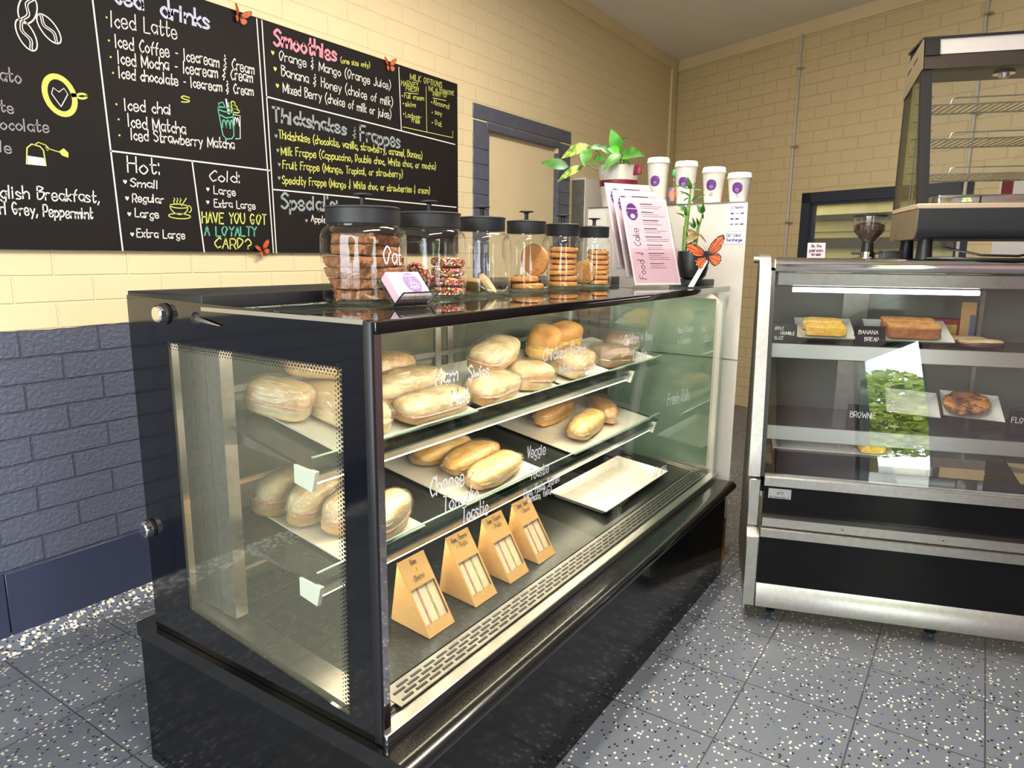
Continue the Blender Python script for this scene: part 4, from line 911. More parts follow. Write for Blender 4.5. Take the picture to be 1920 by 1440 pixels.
cb = MB().box(0, 0, 0, .09, .070, .022, mtx=cm).build('cards', m_pink, ct, label='pale pink cards')
lg = MB(); FC = lambda u, v, o=.0225: tuple(cm @ Vector((u, v, o)))
disc2(lg, .056, .038, .022, FC, 28, .029)
lg.build('logo', m_purple, ct, label='purple oval logo')
lw_ = MB(); FC2 = lambda u, v: FC(u, v, .0228)
ribbon(lw_, ell(.056, .037, .0085, .0022), .0008, FC2); ribbon(lw_, ell(.056, .037, .0085, .012, 0, pi, 2*pi), .0009, FC2); ribbon(lw_, ell(.056, .0245, .0125, .003), .0009, FC2)
ribbon(lw_, [(.054, .042), (.058, .045), (.053, .049), (.057, .053)], .0007, FC2); ribbon(lw_, [(.043, .058), (.069, .058)], .0018, FC2); ribbon(lw_, ell(.067, .033, .003, .004, 0, -1.5, 1.5), .0008, FC2)
lw_.build('logo_drawing', m_paper, ct, label='white cup drawing')

# acrylic menu stand with three sleeved menus
th_, ph_ = radians(60), radians(20)
ms_ = T('menu_stand', 'clear acrylic tiered stand at the far end of the case top', 'menu stand', (2.35, 1.03, ZT), radians(60)-pi/2)
# local x = along the menus' lower edge, local y = away from the customer
Q = Vector((0, sin(ph_), cos(ph_)))
def leaf_frame(off): # off = distance back
    o = Vector((0, .012+off*.052, .006+off*.030)); return lambda u, v, d=0: tuple(o+Vector((u, 0, 0))+Q*v+Vector((0, -cos(ph_), sin(ph_)))*d)
for i in range(3):
    F_ = leaf_frame(i); p_ = MB()
    p_.extrude([F_(-.012, 0, -.005), (F_(.225, 0, -.005)), F_(.225, .25 if i < 2 else .30, -.005), F_(-.012, .25 if i < 2 else .30, -.005)], Vector((0, cos(ph_), -sin(ph_)))*.0025)
    p_.extrude([F_(-.012, 0, .006), (F_(.225, 0, .006)), F_(.225, .14, .006), F_(-.012, .14, .006)], Vector((0, -cos(ph_), sin(ph_)))*.0022)
    p_.extrude([F_(-.012, 0, -.005), F_(.225, 0, -.005), F_(.225, 0, .008), F_(-.012, 0, .008)], (0, 0, -.0022))
    p_.build('pocket', m_acryl, ms_)
MB().box(-.012, .0, 0, .225, .16, .0022).extrude([(-.012, .16, .0), (-.012, .19, .27), (-.012, .1925, .27), (-.012, .1625, .0)], (.237, 0, 0)).build('stand_base', m_acryl, ms_)
mc = random.Random(4)
for i in range(3):
    F_ = leaf_frame(i); lb = ['front sleeved pink menu headed Food & Cake', 'middle sleeved pink menu, half hidden behind the front one', 'rear sleeved pink menu, standing highest in the acrylic stand'][i]
    t = T('menu', lb, 'menu', (2.35, 1.03, ZT), radians(60)-pi/2, 'sleeved menus in the acrylic stand')
    MB().extrude([F_(0, .003, 0), F_(.21, .003, 0), F_(.21, .338, 0), F_(0, .338, 0)], Vector((0, -cos(ph_), sin(ph_)))*.0008).build('paper_sheet', m_paper, t, label='white paper edge')
    MB().extrude([F_(.008, .012, .0009), F_(.202, .012, .0009), F_(.202, .328, .0009), F_(.008, .328, .0009)], Vector((0, -cos(ph_), sin(ph_)))*.0003).build('pink_print', m_pink, t, label='pale pink printed sheet')
    MB().extrude([F_(-.004, 0, .0022), F_(.214, 0, .0022), F_(.214, .344, .0022), F_(-.004, .344, .0022)], Vector((0, -cos(ph_), sin(ph_)))*.0006).build('plastic_sleeve', m_acryl, t)
    FP = lambda u, v: F_(u, v, .0016)
    g = MB(); disc2(g, .043, .283, .0255, FP, 28, .033); g.build('logo', m_purple, t, label='purple round logo')
    FP2 = lambda u, v: F_(u, v, .0019)
    g = MB(); ribbon(g, [(.022, .295), (.064, .295)], .003, FP2); disc2(g, .022, .279, .0022, FP2, 8); disc2(g, .064, .279, .0022, FP2, 8); disc2(g, .043, .266, .011, FP2, 14, .009); g.build('logo_drawing', m_lilac, t, label='lilac cup drawing')
    g = MB(); h_ = MB(); v = .315
    for para in range(8):
        ribbon(h_, [(.085, v), (.085+mc.uniform(.05, .075), v)], .0032 if para < 5 else .0026, FP); v -= .0085
        for q in range(mc.choice((2, 3, 2))):
            ribbon(g, [(.085, v), (.085+mc.uniform(.055, .112), v)], .0016, FP); v -= .0072
        v -= .009
    h_.build('headings', m_ink, t, label='dark printed headings'); g.build('text_lines', m_inkg, t, label='grey printed lines of text')
    if i == 0:
        g = MB(); FV = lambda u, v: F_(.058-v, u, .0017)
        write(g, 'Food & Cake', .025, 0, .225, 0, .030, FV, wd=.0022); g.build('lettering', m_ink, t, label='handwritten words Food & Cake up the side')

# potted lucky bamboo
def leaf(mb, a, b, wd, sag=.15, face=None, cup=.15, n=8):
    a, b = Vector(a), Vector(b); d = b-a; L = d.length; d.normalize()
    face = Vector(face or (-1, -.25, .35)); s = d.cross(face).normalized(); nn = s.cross(d).normalized()
    vs = []; fs = []
    for i in range(n+1):
        t = i/n; w_ = wd/2*(sin(pi*min(1, t*1.02)**.72)**.85 if 0 < t < 1 else 0)+.0006
        c = a+d*L*t+nn*(sin(pi*t)*L*sag)
        vs += [c-s*w_+nn*w_*cup, c-nn*.0012, c+s*w_+nn*w_*cup]
    for i in range(n): fs += [(3*i, 3*i+1, 3*i+4, 3*i+3), (3*i+1, 3*i+2, 3*i+5, 3*i+4)]
    mb.add(vs, fs)
PL = [(1.608, 1.663, 1.73, 1.683, .05, 2.84, 0), (1.539, 1.665, 1.647, 1.597, .036, 2.85, 1), (1.517, 1.753, 1.636, 1.698, .05, 2.86, 1), (1.512, 1.734, 1.503, 1.651, .055, 2.84, 0), (1.387, 1.717, 1.414, 1.814, .058, 2.9, 2), (1.404, 1.747, 1.341, 1.775, .024, 2.92, 0), (1.371, 1.704, 1.241, 1.687, .058, 2.88, 0), (1.348, 1.701, 1.414, 1.63, .046, 2.83, 0), (1.502, 1.691, 1.418, 1.685, .046, 2.87, 0), (1.407, 1.716, 1.467, 1.741, .034, 2.88, 0), (1.474, 1.747, 1.519, 1.735, .03, 2.9, 0), (1.368, 1.67, 1.315, 1.659, .026, 2.9, 0), (1.373, 1.713, 1.414, 1.728, .04, 2.87, 2)]
BLV = [(.958, 1.521, 1.022, 1.532, .009, 0), (.949, 1.519, .952, 1.562, .017, 0), (.941, 1.521, .908, 1.534, .01, 0), (.938, 1.521, .899, 1.513, .008, 0), (.943, 1.475, .882, 1.493, .014, 0), (.949, 1.492, .972, 1.509, .007, 0), (.962, 1.442, .992, 1.461, .02, 0), (.961, 1.422, .951, 1.454, .011, 0), (.966, 1.417, .982, 1.431, .007, 0), (.895, 1.43, .918, 1.459, .019, 0), (.895, 1.433, .887, 1.467, .015, 0), (.893, 1.411, .879, 1.425, .007, 0), (.922, 1.375, .953, 1.402, .011, 0), (.922, 1.38, .925, 1.415, .01, 0), (.912, 1.389, .902, 1.412, .01, 0), (.958, 1.368, .905, 1.354, .015, 3), (.905, 1.353, .955, 1.326, .027, 3), (.927, 1.328, .912, 1.296, .022, 3), (.951, 1.488, .972, 1.476, .008, 0), (.908, 1.355, .865, 1.321, .007, 3)]
bp = T('bamboo_pot_plant', 'lucky bamboo in a round black pot beside the menu stand', 'potted plant', (2.63, .928, ZT+.0275))
PZ = ZT+.0275
pot = MB().lathe([(0, 0), (.036, 0), (.050, .012), (.0575, .04), (.0585, .10), (.0575, .105), (.053, .105), (.052, .09), (0, .09)], 40).build('pot', m_black, bp)
st = MB(); st.tube([(2.63, .963, 1.27), (2.63, .962, 1.353), (2.63, .96, 1.412), (2.63, .955, 1.463), (2.63, .952, 1.524)], [.0085, .0085, .008, .006, .003], 10)
st.tube([(2.63, .969, 1.27), (2.632, .968, 1.385)], [.006, .006], 8).tube([(2.62, .921, 1.27), (2.62, .912, 1.377), (2.62, .895, 1.43)], [.006, .006, .003], 8).tube([(2.625, .935, 1.27), (2.625, .925, 1.34)], .003, 6)
st.build('bamboo_stalks', m_stalk, bp, True)
fo = MB(); fd = MB()
for i, (y0, z0, y1, z1, wd, c) in enumerate(BLV): leaf(fd if c == 3 else fo, (2.62, y0, z0), (2.61-.02*(i % 3), y1, z1), wd, .12)
fo.build('foliage', m_leaf, bp, True); fd.build('dry_leaves', m_leafd, bp, True, label='withered brown leaves')
simple('pot_saucer', 'small black riser under the bamboo pot at the end of the case top', 'saucer', MB().box(-.085, -.055, 0, .085, .055, .026, r=.004), m_black, (2.665, .94, ZT+.0005), (0, 0, -.1))
bf = butterfly('paper_butterfly', 'large orange butterfly on a white stick in front of the black bamboo pot', (2.545, .846, 1.275), .078, -1.15, -.25, .35, None)
MB().extrude([(2.50, .895, 1.163), (2.50, .875, 1.163), (2.545, .838, 1.262), (2.545, .852, 1.268)], (.002, .001, 0)).build('white_stick', m_paper, bf, True, label='curved white card stem')
# ---------------------------------------------------------------- white cabinet behind the display case, with the cups
wa_ = atan2(.72, .057)-pi/2      # its face looks back along -x
wc = T('white_cabinet', 'tall white cabinet behind the far end of the display case, carrying the paper cups', 'cabinet', (2.80, .783, 0), wa_)
# local x = into the depth, local y = along the face (away from the cake cabinet)
MB().extrude([(0, 0, .20), (0, .72, .20), (.20, .72, .20), (.20, .085, .20)], (0, 0, 1.283)).build('cabinet_body', m_white, wc)
MB().box(.05, .60, .0, .14, .70, .21).box(.012, .018, .0, .045, .050, .21).build('leg', m_kraft, wc, label='brown timber leg')
MB().box(-.002, 0, .865, .0, .72, .868).box(-.002, 0, 1.478, .002, .72, 1.483).build('edge_line', m_steel2, wc)
st_ = MB().box(-.0012, .006, 1.372, -.0002, .075, 1.476).build('payment_sticker', m_paper, wc, label='white payment sticker with card marks')
FS = lambda u, v: (-.0016, .075-u, v)
g = MB(); ribbon(g, [(.010, 1.457), (.018, 1.457), (.018, 1.465), (.010, 1.465)], .002, FS, closed=True); write(g, 'Square', .022, 1.457, .058, 1.457, .010, FS, wd=.0016); g.build('lettering', m_ink, st_)
for (u, v, mm) in ((.016, 1.438, m_blue), (.036, 1.438, CH['p']), (.056, 1.438, m_maroon), (.016, 1.417, m_blue), (.036, 1.417, m_ink), (.056, 1.417, m_glassedge), (.016, 1.397, m_inkg), (.036, 1.397, m_inkg), (.056, 1.397, m_ink)):
    g = MB(); disc2(g, u-.003, v, .0045, FS, 10, .003); disc2(g, u+.003, v, .0045, FS, 10, .003); g.build('card_mark', mm, st_)
nt_ = MB().box(-.0012, .006, 1.322, -.0002, .088, 1.367).build('surcharge_note', m_paper, wc, label='white note in blue handwriting')
FN = lambda u, v: (-.0018, .088-u, v)
g = MB(); write(g, '1.6% Card', .010, 1.350, .068, 1.350, .012, FN, wd=.0022); write(g, 'Surcharge', .012, 1.332, .076, 1.332, .012, FN, wd=.0022); g.build('lettering', m_blue, nt_)
def cup(y, h, rl, letter, label):
    t = T('paper_cup', label, 'paper cup', (2.885+.0*y, y, 1.4835), 0, 'paper cups in a row by size')
    rb = rl*.70
    MB().lathe([(0, .002), (rb*.93, .002), (rb, 0), (rb*1.0, .004), (rl*.95, h-.016), (rl*.97, h-.012)], 40).build('cup_body', m_white, t, label='plain white paper cup')
    MB().lathe([(rl*.93, h-.017), (rl*1.0, h-.017), (rl*1.02, h-.014), (rl*1.0, h-.010), (rl*.97, h-.008), (rl*.94, h+.004), (rl*.90, h+.006), (rl*.87, h+.001), (0, h)], 40).build('lid', m_ceramic, t, label='white plastic lid')
    fa = pi+.10; zc = h*.52 if h > .12 else h*.50; rr = rb+(rl*.95-rb)*zc/(h-.016)+.0006; sl_ = (rl*.95-rb)/(h-.016)
    FCc = lambda u, v, o=0: ((rr+o+sl_*v)*cos(fa+u/rr), (rr+o+sl_*v)*sin(fa+u/rr), zc+v)
    g = MB(); R_ = .0215
    for k in range(12):     # printed sticker that follows the cup wall
        a0 = -R_+2*R_*k/12; a1 = -R_+2*R_*(k+1)/12; h0 = sqrt(max(R_*R_-a0*a0, 0)); h1 = sqrt(max(R_*R_-a1*a1, 0))
        g.quad(FCc(a0, -h0), FCc(a1, -h1), FCc(a1, h1), FCc(a0, h0))
    sk_ = g.build('sticker', m_purple, t, label='round purple logo sticker')
    g = MB(); F2 = lambda u, v: FCc(u, v, .0005)
    ribbon(g, ell(0, -.004, .006, .002), .0009, F2); ribbon(g, ell(0, -.004, .006, .009, 0, pi, 2*pi), .0009, F2); ribbon(g, [(-.012, .010), (.012, .010)], .0016, F2); disc2(g, -.018, .0, .0012, F2, 6); disc2(g, .018, 0, .0012, F2, 6)
    g.build('logo_drawing', m_lilac, sk_)
    if letter:
        g = MB(); write(g, letter, -.006, -.044 if h > .12 else -.036, .006, -.044 if h > .12 else -.036, .013, F2, wd=.0016); g.build('lettering', m_ink, t, label='handwritten size letter '+letter)
cup(1.19, .187, .0475, '', 'tallest white paper cup beside the leafy plant, its size letter hidden')
cup(1.067, .165, .0475, 'L', 'white paper cup marked L behind the bamboo leaves')
cup(.950, .135, .0475, 'R', 'white paper cup marked R')
cup(.846, .108, .0475, 'S', 'smallest white paper cup, marked S, at the end of the row')
# squeeze bottle between the first two cups
sb = T('sauce_bottle', 'small clear bottle with an orange and blue label between the first two cups', 'bottle', (2.93, 1.135, 1.4835))
MB().lathe([(0, .0), (.02, 0), (.022, .004), (.022, .085), (.012, .108), (.009, .112), (.009, .122)], 24).build('bottle_body', m_acryl, sb)
MB().lathe([(.0224, .018), (.0226, .02), (.0226, .07), (.0224, .072)], 24).build('bottle_label', M('orange_label', srgb(214, 130, 60), .6, c2=srgb(70, 96, 150), sc=40), sb)
MB().lathe([(0, .122), (.010, .122), (.010, .138), (.004, .15), (0, .15)], 16).build('bottle_cap', M('green_cap', srgb(60, 140, 80), .4), sb)
# pothos
pp = T('pothos_plant', 'leafy green pothos in a white pot with a maroon ribbon on the white cabinet', 'potted plant', (2.945, 1.40, 1.4835))
MB().lathe([(0, .0), (.062, 0), (.067, .004), (.092, .172), (.094, .178), (.089, .178), (.084, .15), (0, .15)], 40).build('pot', m_ceramic, pp)
MB().lathe([(.0802, .09), (.0812, .0905), (.0848, .1155), (.0838, .116)], 40).build('ribbon', m_maroon, pp)
MB().box(-.030, -.118, .135, -.018, -.080, .178, r=.004).build('ribbon_bow', m_maroon, pp, label='dark red bow')
MB().lathe([(0, .149), (.086, .15)], 24).build('soil', m_beans, pp)
parts_ = {0: MB(), 1: MB(), 2: MB()}; st = MB()
for (y0, z0, y1, z1, wd, x, c) in PL:
    leaf(parts_[c], (x+.02, y0, z0), (x-.02, y1, z1), wd, .10, cup=.22)
    st.tube([(2.945, 1.40+(y0-1.40)*.3, 1.63), (2.92, 1.40+(y0-1.40)*.7, (z0+1.66)/2+.012), (x+.02, y0, z0)], [.003, .0026, .0018], 6)
parts_[0].build('dark_leaves', m_leaf, pp, True); parts_[1].build('variegated_leaves', m_leafv, pp, True, label='yellow marbled leaves'); parts_[2].build('young_leaves', m_leafb, pp, True, label='bright green young leaves'); st.build('stems', m_stalk, pp, True)
# grey dispenser on the left wall beyond the doorway
dp = T('wall_mounted_box', 'white wall box with a grey side between the walled-up doorway and the white cabinet', 'wall box', (4.72, WY, 1.12))
MB().box(-.19, -.11, 0, .20, -.001, .70, r=.015).build('box_body', m_white, dp)
MB().box(-.196, -.10, .01, -.1895, -.004, .68).build('side_panel', m_steel2, dp, label='grey side panel')

# ---------------------------------------------------------------- cake cabinet, set at an angle to the case
CR = atan2(-.952, .307); CP = (2.372, .586, 0)
ck = T('cake_cabinet', 'stainless cake display cabinet with curved glass and black front panels on castors', 'display cabinet', CP, CR)
LEN, DEP = 1.26, .615
prof2 = [(.052, .520), (.060, .60), (.078, .70), (.104, .82), (.136, .94), (.172, 1.06), (.205, 1.16), (.232, 1.225)]
def along(mb, poly, s0, s1): return mb.extrude([(s0, t, z) for t, z in poly], (s1-s0, 0, 0))
def sweep(mb, pr, s0, s1, th):  # sheet along s that follows a (t, z) profile
    n = len(pr); q = []
    for i in range(n):
        a, b = pr[max(i-1, 0)], pr[min(i+1, n-1)]; d = hypot(b[0]-a[0], b[1]-a[1]); q.append((pr[i][0]+(b[1]-a[1])/d*th, pr[i][1]-(b[0]-a[0])/d*th))
    vs = [(s, *p) for s in (s0, s1) for p in pr+q]; m = 2*n; fs = []
    for i in range(n-1):
        fs += [(i, i+1, m+i+1, m+i), (n+i, m+n+i, m+n+i+1, n+i+1), (i, n+i, n+i+1, i+1), (m+i, m+i+1, m+n+i+1, m+n+i)]
    fs += [(0, m, m+n, n), (n-1, 2*n-1, m+2*n-1, m+n-1)]
    return mb.add(vs, fs)
import bisect
def smooth(pr, k=4):
    out = []; P_ = [pr[0]]+pr+[pr[-1]]
    for i in range(1, len(P_)-2):
        for j in range(k):
            t = j/k; out.append(tuple(.5*(2*P_[i][d]+(P_[i+1][d]-P_[i-1][d])*t+(2*P_[i-1][d]-5*P_[i][d]+4*P_[i+1][d]-P_[i+2][d])*t*t+(3*P_[i][d]-P_[i-1][d]-3*P_[i+1][d]+P_[i+2][d])*t**3) for d in (0, 1)))
    return out+[pr[-1]]
GP = smooth(prof2)
body = [(.02, .06), (.02, .33), (.062, .345), (.062, .50), (.075, .52), (.075, .60), (.155, .94), (.25, 1.225), (.30, 1.262), (DEP, 1.262), (DEP, .06)]
for nm_, s0 in (('left_side', .004), ('right_side', LEN-.016)): along(MB(), body, s0, s0+.012).build('side_panel', m_steel2, ck)
for i, s0 in enumerate((-.004, LEN-.036)):
    pst = MB().box(s0, -.004, .062, s0+.040, .03, .318, r=.002, seg=1)
    along(pst, [(-.004, .318), (.045, .342), (.075, .342), (.03, .318)], s0, s0+.040)
    pst.box(s0-.002, .040, .342, s0+.036, .075, .512, r=.003, seg=1)
    sweep(pst, [(t-.006, z) for t, z in GP]+[(.262, 1.262), (.30, 1.282), (.33, 1.285)], s0-.006, s0+.032, .03)
    pst.build('corner_post', m_steel, ck)
    sweep(MB(), [(t+.002, z) for t, z in GP], s0+.032 if i == 0 else s0-.018, s0+.047 if i == 0 else s0-.006, .012).build('black_gasket', m_black, ck)
bm_ = MB()
along(bm_, [(-.002, .062), (-.002, .108), (.016, .142), (.03, .142), (.03, .062)], .040, LEN-.040)
bm_.build('bottom_rail', m_steel, ck)
md = MB()
along(md, [(.004, .318), (.004, .346), (.020, .350), (.020, .318)], .040, LEN-.040); along(md, [(.016, .354), (.016, .384), (.04, .388), (.075, .388), (.075, .354)], .044, LEN-.044)
mdr = md.build('middle_rail', m_steel, ck)
sc2 = MB()
for s in (.30, .60, .92): sc2.lathe([(0, .002), (.004, .0015), (.005, 0)], 10, mtx=Matrix.Translation((s, .0158, .369)) @ Matrix.Rotation(pi/2, 4, 'X'))
sc2.build('screws', m_steel2, mdr)
along(MB(), [(.040, .492), (.040, .522), (.05, .528), (.08, .528), (.08, .492)], .044, LEN-.044).build('glass_sill', m_steel, ck)
MB().box(.040, .016, .140, LEN-.040, .022, .320).build('lower_panel', m_plinth, ck, label='black gloss panel')
up_ = MB().box(.044, .052, .386, LEN-.044, .060, .494).build('upper_panel', m_plinth, ck, label='black gloss panel')
bd = MB().box(.060, .0505, .446, .134, .0522, .481).build('maker_badge', m_alu, up_, label='silver badge')
FBd = lambda u, v: (u, .0500, v)
g = MB(); write(g, 'OTI', .088, .461, .110, .461, .009, FBd, wd=.0016); write(g, 'The Technology of', .063, .4485, .130, .4485, .005, FBd, wd=.0009); g.build('lettering', m_ink, bd)
sweep(MB(), [(t+.004, z) for t, z in GP], .044, LEN-.054, .005).build('curved_glass', glass('cake_cabinet_glass', (.95, .965, .96, 1), edge=.6, base=.06), ck)
MB().tube([(.042, .262, 1.243), (LEN-.042, .262, 1.243)], .028, 20).box(.03, .255, 1.235, LEN-.03, DEP, 1.264).build('top_canopy', m_chrome, ck)
along(MB(), [(.255, 1.218), (.262, 1.175), (.33, 1.165), (.40, 1.175), (.40, 1.225)], .056, LEN-.056).build('lamp_hood', m_steel, ck)
MB().tube([(-.030, .30, 1.262), (.0, .30, 1.262)], .012, 16).build('hinge_pin', m_steel2, ck)
MB().tube([(.11, .285, 1.158), (.70, .285, 1.158)], .0085, 12).build('fluorescent_tube', m_tube, ck)
MB().box(.056, .35, .60, LEN-.056, .356, 1.20).v and None
bk = MB().box(.016, .585, .50, LEN-.016, .60, 1.235).build('rear_door', m_rear, ck)
MB().box(.33, .575, .50, .42, .585, 1.235).box(.05, .578, .95, LEN-.05, .585, .962).box(.80, .575, .5, .815, .585, 1.2).build('rear_frame', m_steel2, bk)
MB().box(.016, .08, .44, LEN-.016, .60, .458).build('deck', m_chrome, ck, label='mirror-like cold deck')
dv = MB()
for s in (.085, .49, .88): dv.extrude([(s, .12, .46), (s, .55, .46), (s, .55, .60), (s, .12, .475)], (.006, 0, 0))
dv.build('divider', m_slate, ck)
def cshelf(t0, z0, s1, nm_):
    sh = MB().box(.02, t0, z0-.004, LEN-.02, .575, z0).build(nm_, m_slate, ck)
    along(MB(), [(t0-.008, z0-.002), (t0-.008, z0-.052), (t0+.004, z0-.056), (t0+.004, z0-.002)], .045, s1).build('shelf_front', m_alu, sh)
    MB().tube([(.12, t0+.02, z0-.045), (s1-.08, t0+.02, z0-.045)], .007, 10).build('fluorescent_tube', m_tube, sh)
    return sh
cshelf(.262, .966, LEN-.06, 'upper_shelf'); cshelf(.215, .672, LEN-.06, 'lower_shelf')
area('cake_cabinet_light', Vector(CP)+Matrix.Rotation(CR, 3, 'Z') @ Vector((.6, .30, 1.14)), (0, .15, -1), .03, .03, 0) if False else None
for s in (.10, .62, 1.16):
    c_ = MB().cyl((s-.014, .10, .028), (s+.014, .10, .028), .027, .027, 20).build('castor', m_black, ck)
    MB().box(s-.02, .08, .05, s+.02, .12, .064).cyl((s-.0155, .10, .028), (s+.0155, .10, .028), .012, .012, 14).build('castor_fork', m_steel2, c_)
MBL = lambda s, t, z: tuple(Vector(CP)+Matrix.Rotation(CR, 3, 'Z') @ Vector((s, t, z)))
def LT(name, label, cat, s, t, z, rz=0, tilt=0, group=None):
    return T(name, label, cat, MBL(s, t, z), 0, group, rot=(Matrix.Rotation(CR, 3, 'Z') @ Matrix.Rotation(tilt, 3, 'X') @ Matrix.Rotation(rz, 3, 'Z')).to_euler())
def plate(name, label, s, t, z, w_, d, rz=0, tilt=.36, lip=.022, group='white square plates in the cake cabinet'):
    p = LT(name, label, 'plate', s, t, z, rz, tilt, group); w2 = w_/2; i_ = min(w_, d)*.17
    o = [(-w2, 0), (w2, 0), (w2, d), (-w2, d)]; n_ = [(-w2+i_, i_), (w2-i_, i_), (w2-i_, d-i_), (-w2+i_, d-i_)]
    v = [(x, y, lip) for x, y in o]+[(x, y, .004) for x, y in n_]+[(x, y, 0) for x, y in n_]+[(x*.985, .002+y*.985, lip-.004) for x, y in o]
    f = [(4, 5, 6, 7), (8, 11, 10, 9)]
    for k in range(4):
        j = (k+1) % 4; f += [(k, j, 4+j, 4+k), (12+k, 8+k, 8+j, 12+j), (k, 12+k, 12+j, j)]
    MB().add(v, f).build('plate_body', m_ceramic, p)
    # wedge foot that keeps the plate tilted to the customer
    MB().box(-w2*.5, d*.62, -.001, w2*.5, d*.66, .001, r=0).extrude([(-w2*.5, d*.60, 0), (-w2*.5, d*.60, -d*.60*math.tan(tilt)*.96), (-w2*.5, d*.64, -d*.64*math.tan(tilt)*.96), (-w2*.5, d*.64, 0)], (w2, 0, 0)).build('plate_stand', m_black, p)
    return p
def food(name, label, cat, mb, m, s, t, z, rz=0, tilt=.36, group=None):
    o = mb.build(name, m); rot = (Matrix.Rotation(CR, 3, 'Z') @ Matrix.Rotation(tilt, 3, 'X') @ Matrix.Rotation(rz, 3, 'Z'))
    o.location = MBL(s, t, z); o.rotation_euler = rot.to_euler(); MW[o.name] = Matrix.Translation(o.location) @ rot.to_4x4(); return tag(o, label, cat, group)
plate('square_plate', 'white square plate of apple crumble slice on the upper shelf of the cake cabinet', .235, .285, .968, .195, .165)
for i, (lb, dy) in enumerate((('front apple crumble slice on the white plate', .055), ('rear apple crumble slice on the white plate', .100))):
    food('crumble_slice', lb, 'cake slice', MB().blob(.135, .043, .038, .3, .3, .10, 60, 3+i, 40, 10), m_crumble, .238-.006*i, .285+dy*cos(.36)-.006, .968+dy*sin(.36)+.027, -.04*i, .36, 'apple crumble slices')
plate('square_plate', 'large white plate of banana bread on the upper shelf of the cake cabinet', .51, .285, .968, .27, .17)
for i, (lb, dy) in enumerate((('front slice of banana bread on the large white plate', .058), ('rear slice of banana bread on the large white plate', .104))):
    o = food('banana_bread', lb, 'cake slice', MB().blob(.17, .042, .045, .25, .3, .05, 40, 6+i, 36, 10), m_banana, .525-.012*i, .285+dy*cos(.36)-.008, .968+dy*sin(.36)+.030, -.03*i, .36, 'banana bread slices')
    MB().blob(.171, .043, .012, .4, .3, .10, 50, 9, 36, 8, Matrix.Translation((0, 0, .020))).build('pale_top', m_bananat, o, label='pale baked top')
for i, (lb, s, t, dz) in enumerate((('front cream topped chocolate biscuit beside the banana bread', .735, .31, .0), ('rear cream topped chocolate biscuit beside the banana bread', .715, .40, .004))):
    o = food('dipped_biscuit', lb, 'biscuit', MB().blob(.135, .08, .030, .7, .9, .03, 30, 12+i, 32, 10), m_choc, s, t, .966+.0165, .1*i, .0, 'chocolate dipped biscuits')
    MB().blob(.137, .078, .022, .7, .9, .03, 30, 14+i, 32, 8, Matrix.Translation((-.004, .002, .008))).build('cream_top', m_breadw, o, label='pale cream top')
def tent(label, s, t, z, w_, h, lines, group='black label cards in the cake cabinet'):
    k = LT('label_card', label, 'label card', s, t, z, 0, 0, group)
    MB().extrude([(-w_/2, 0, 0), (-w_/2, .018, h), (-w_/2, .0195, h), (-w_/2, .0015, 0)], (w_, 0, 0)).extrude([(-w_/2, .036, 0), (-w_/2, .018, h), (-w_/2, .0195, h), (-w_/2, .0375, 0)], (w_, 0, 0)).build('card', m_board, k)
    g = MB(); fr = lambda u, v: (u, .018*v/h-.0008, v)
    for (s_, x0, x1, v, hh) in lines: write(g, s_, x0, v, x1, v, hh, fr, wd=.0017)
    g.build('lettering', CH['w'], k, label='white chalk writing')
tent('black card lettered APPLE CRUMBLE SLICE beside the left post of the cake cabinet', .095, .272, .9668, .082, .066, [('APPLE', -.036, -.004, .044, .011), ('CRUMBLE', -.016, .034, .028, .010), ('SLICE', -.036, -.004, .010, .011)])
tent('black card lettered BANANA BREAD between the two plates', .378, .272, .9668, .098, .068, [('BANANA', -.038, .026, .040, .013), ('BREAD', -.018, .028, .016, .013)])
tent('black card lettered BROWNIE on the lower shelf', .372, .226, .6728, .10, .085, [('BROWNIE', -.042, .044, .040, .020)])
tent('black card lettered FLORENTINE at the right of the frame on the lower shelf', .915, .300, .6728, .13, .085, [('FLORENTINE', -.060, .058, .042, .018)])
plate('square_plate', 'white plate holding the fruit florentine on the lower shelf', .735, .30, .705, .185, .16, rz=-.12, tilt=.42)
fl = food('florentine', 'large nut and fruit florentine biscuit leaning on its white plate', 'biscuit', MB().blob(.15, .125, .030, .55, .95, .16, 60, 23, 48, 12), M('florentine_nuts', srgb(196, 130, 60), .4, c2=srgb(60, 34, 26), sc=34, bump=.8, bsc=80, detail=2), .728, .362, .766, .2, .42)
cr_ = MB(); r_ = random.Random(3)
for q in range(7): cr_.blob(.016, .013, .010, .7, .9, .1, 60, q, 10, 6, Matrix.Translation((r_.uniform(-.042, .042), r_.uniform(-.04, .04), .010)))
cr_.build('dried_fruit', M('dried_cherry', srgb(84, 24, 30), .35), fl, label='dark red dried cherries')
plate('square_plate', 'empty white plate left of the florentine plate on the lower shelf', .545, .30, .705, .17, .16, rz=-.12, tilt=.40)
tr = LT('long_tray', 'long white tray with a last slice of cake low in the cake cabinet', 'tray', .285, .235, .561, 0, .12)
w2, d_, lip, i_ = .205, .20, .022, .022
o_ = [(-w2, 0), (w2, 0), (w2, d_), (-w2, d_)]; n_ = [(-w2+i_, i_), (w2-i_, i_), (w2-i_, d_-i_), (-w2+i_, d_-i_)]
vv = [(x, y, lip) for x, y in o_]+[(x, y, .004) for x, y in n_]+[(x, y, 0) for x, y in n_]+[(x*.99, y, lip-.004) for x, y in o_]; ff = [(4, 5, 6, 7), (8, 11, 10, 9)]
for k in range(4):
    j = (k+1) % 4; ff += [(k, j, 4+j, 4+k), (12+k, 8+k, 8+j, 12+j), (k, 12+k, 12+j, j)]
MB().add(vv, ff).build('tray_body', m_ceramic, tr)
cr_ = MB()
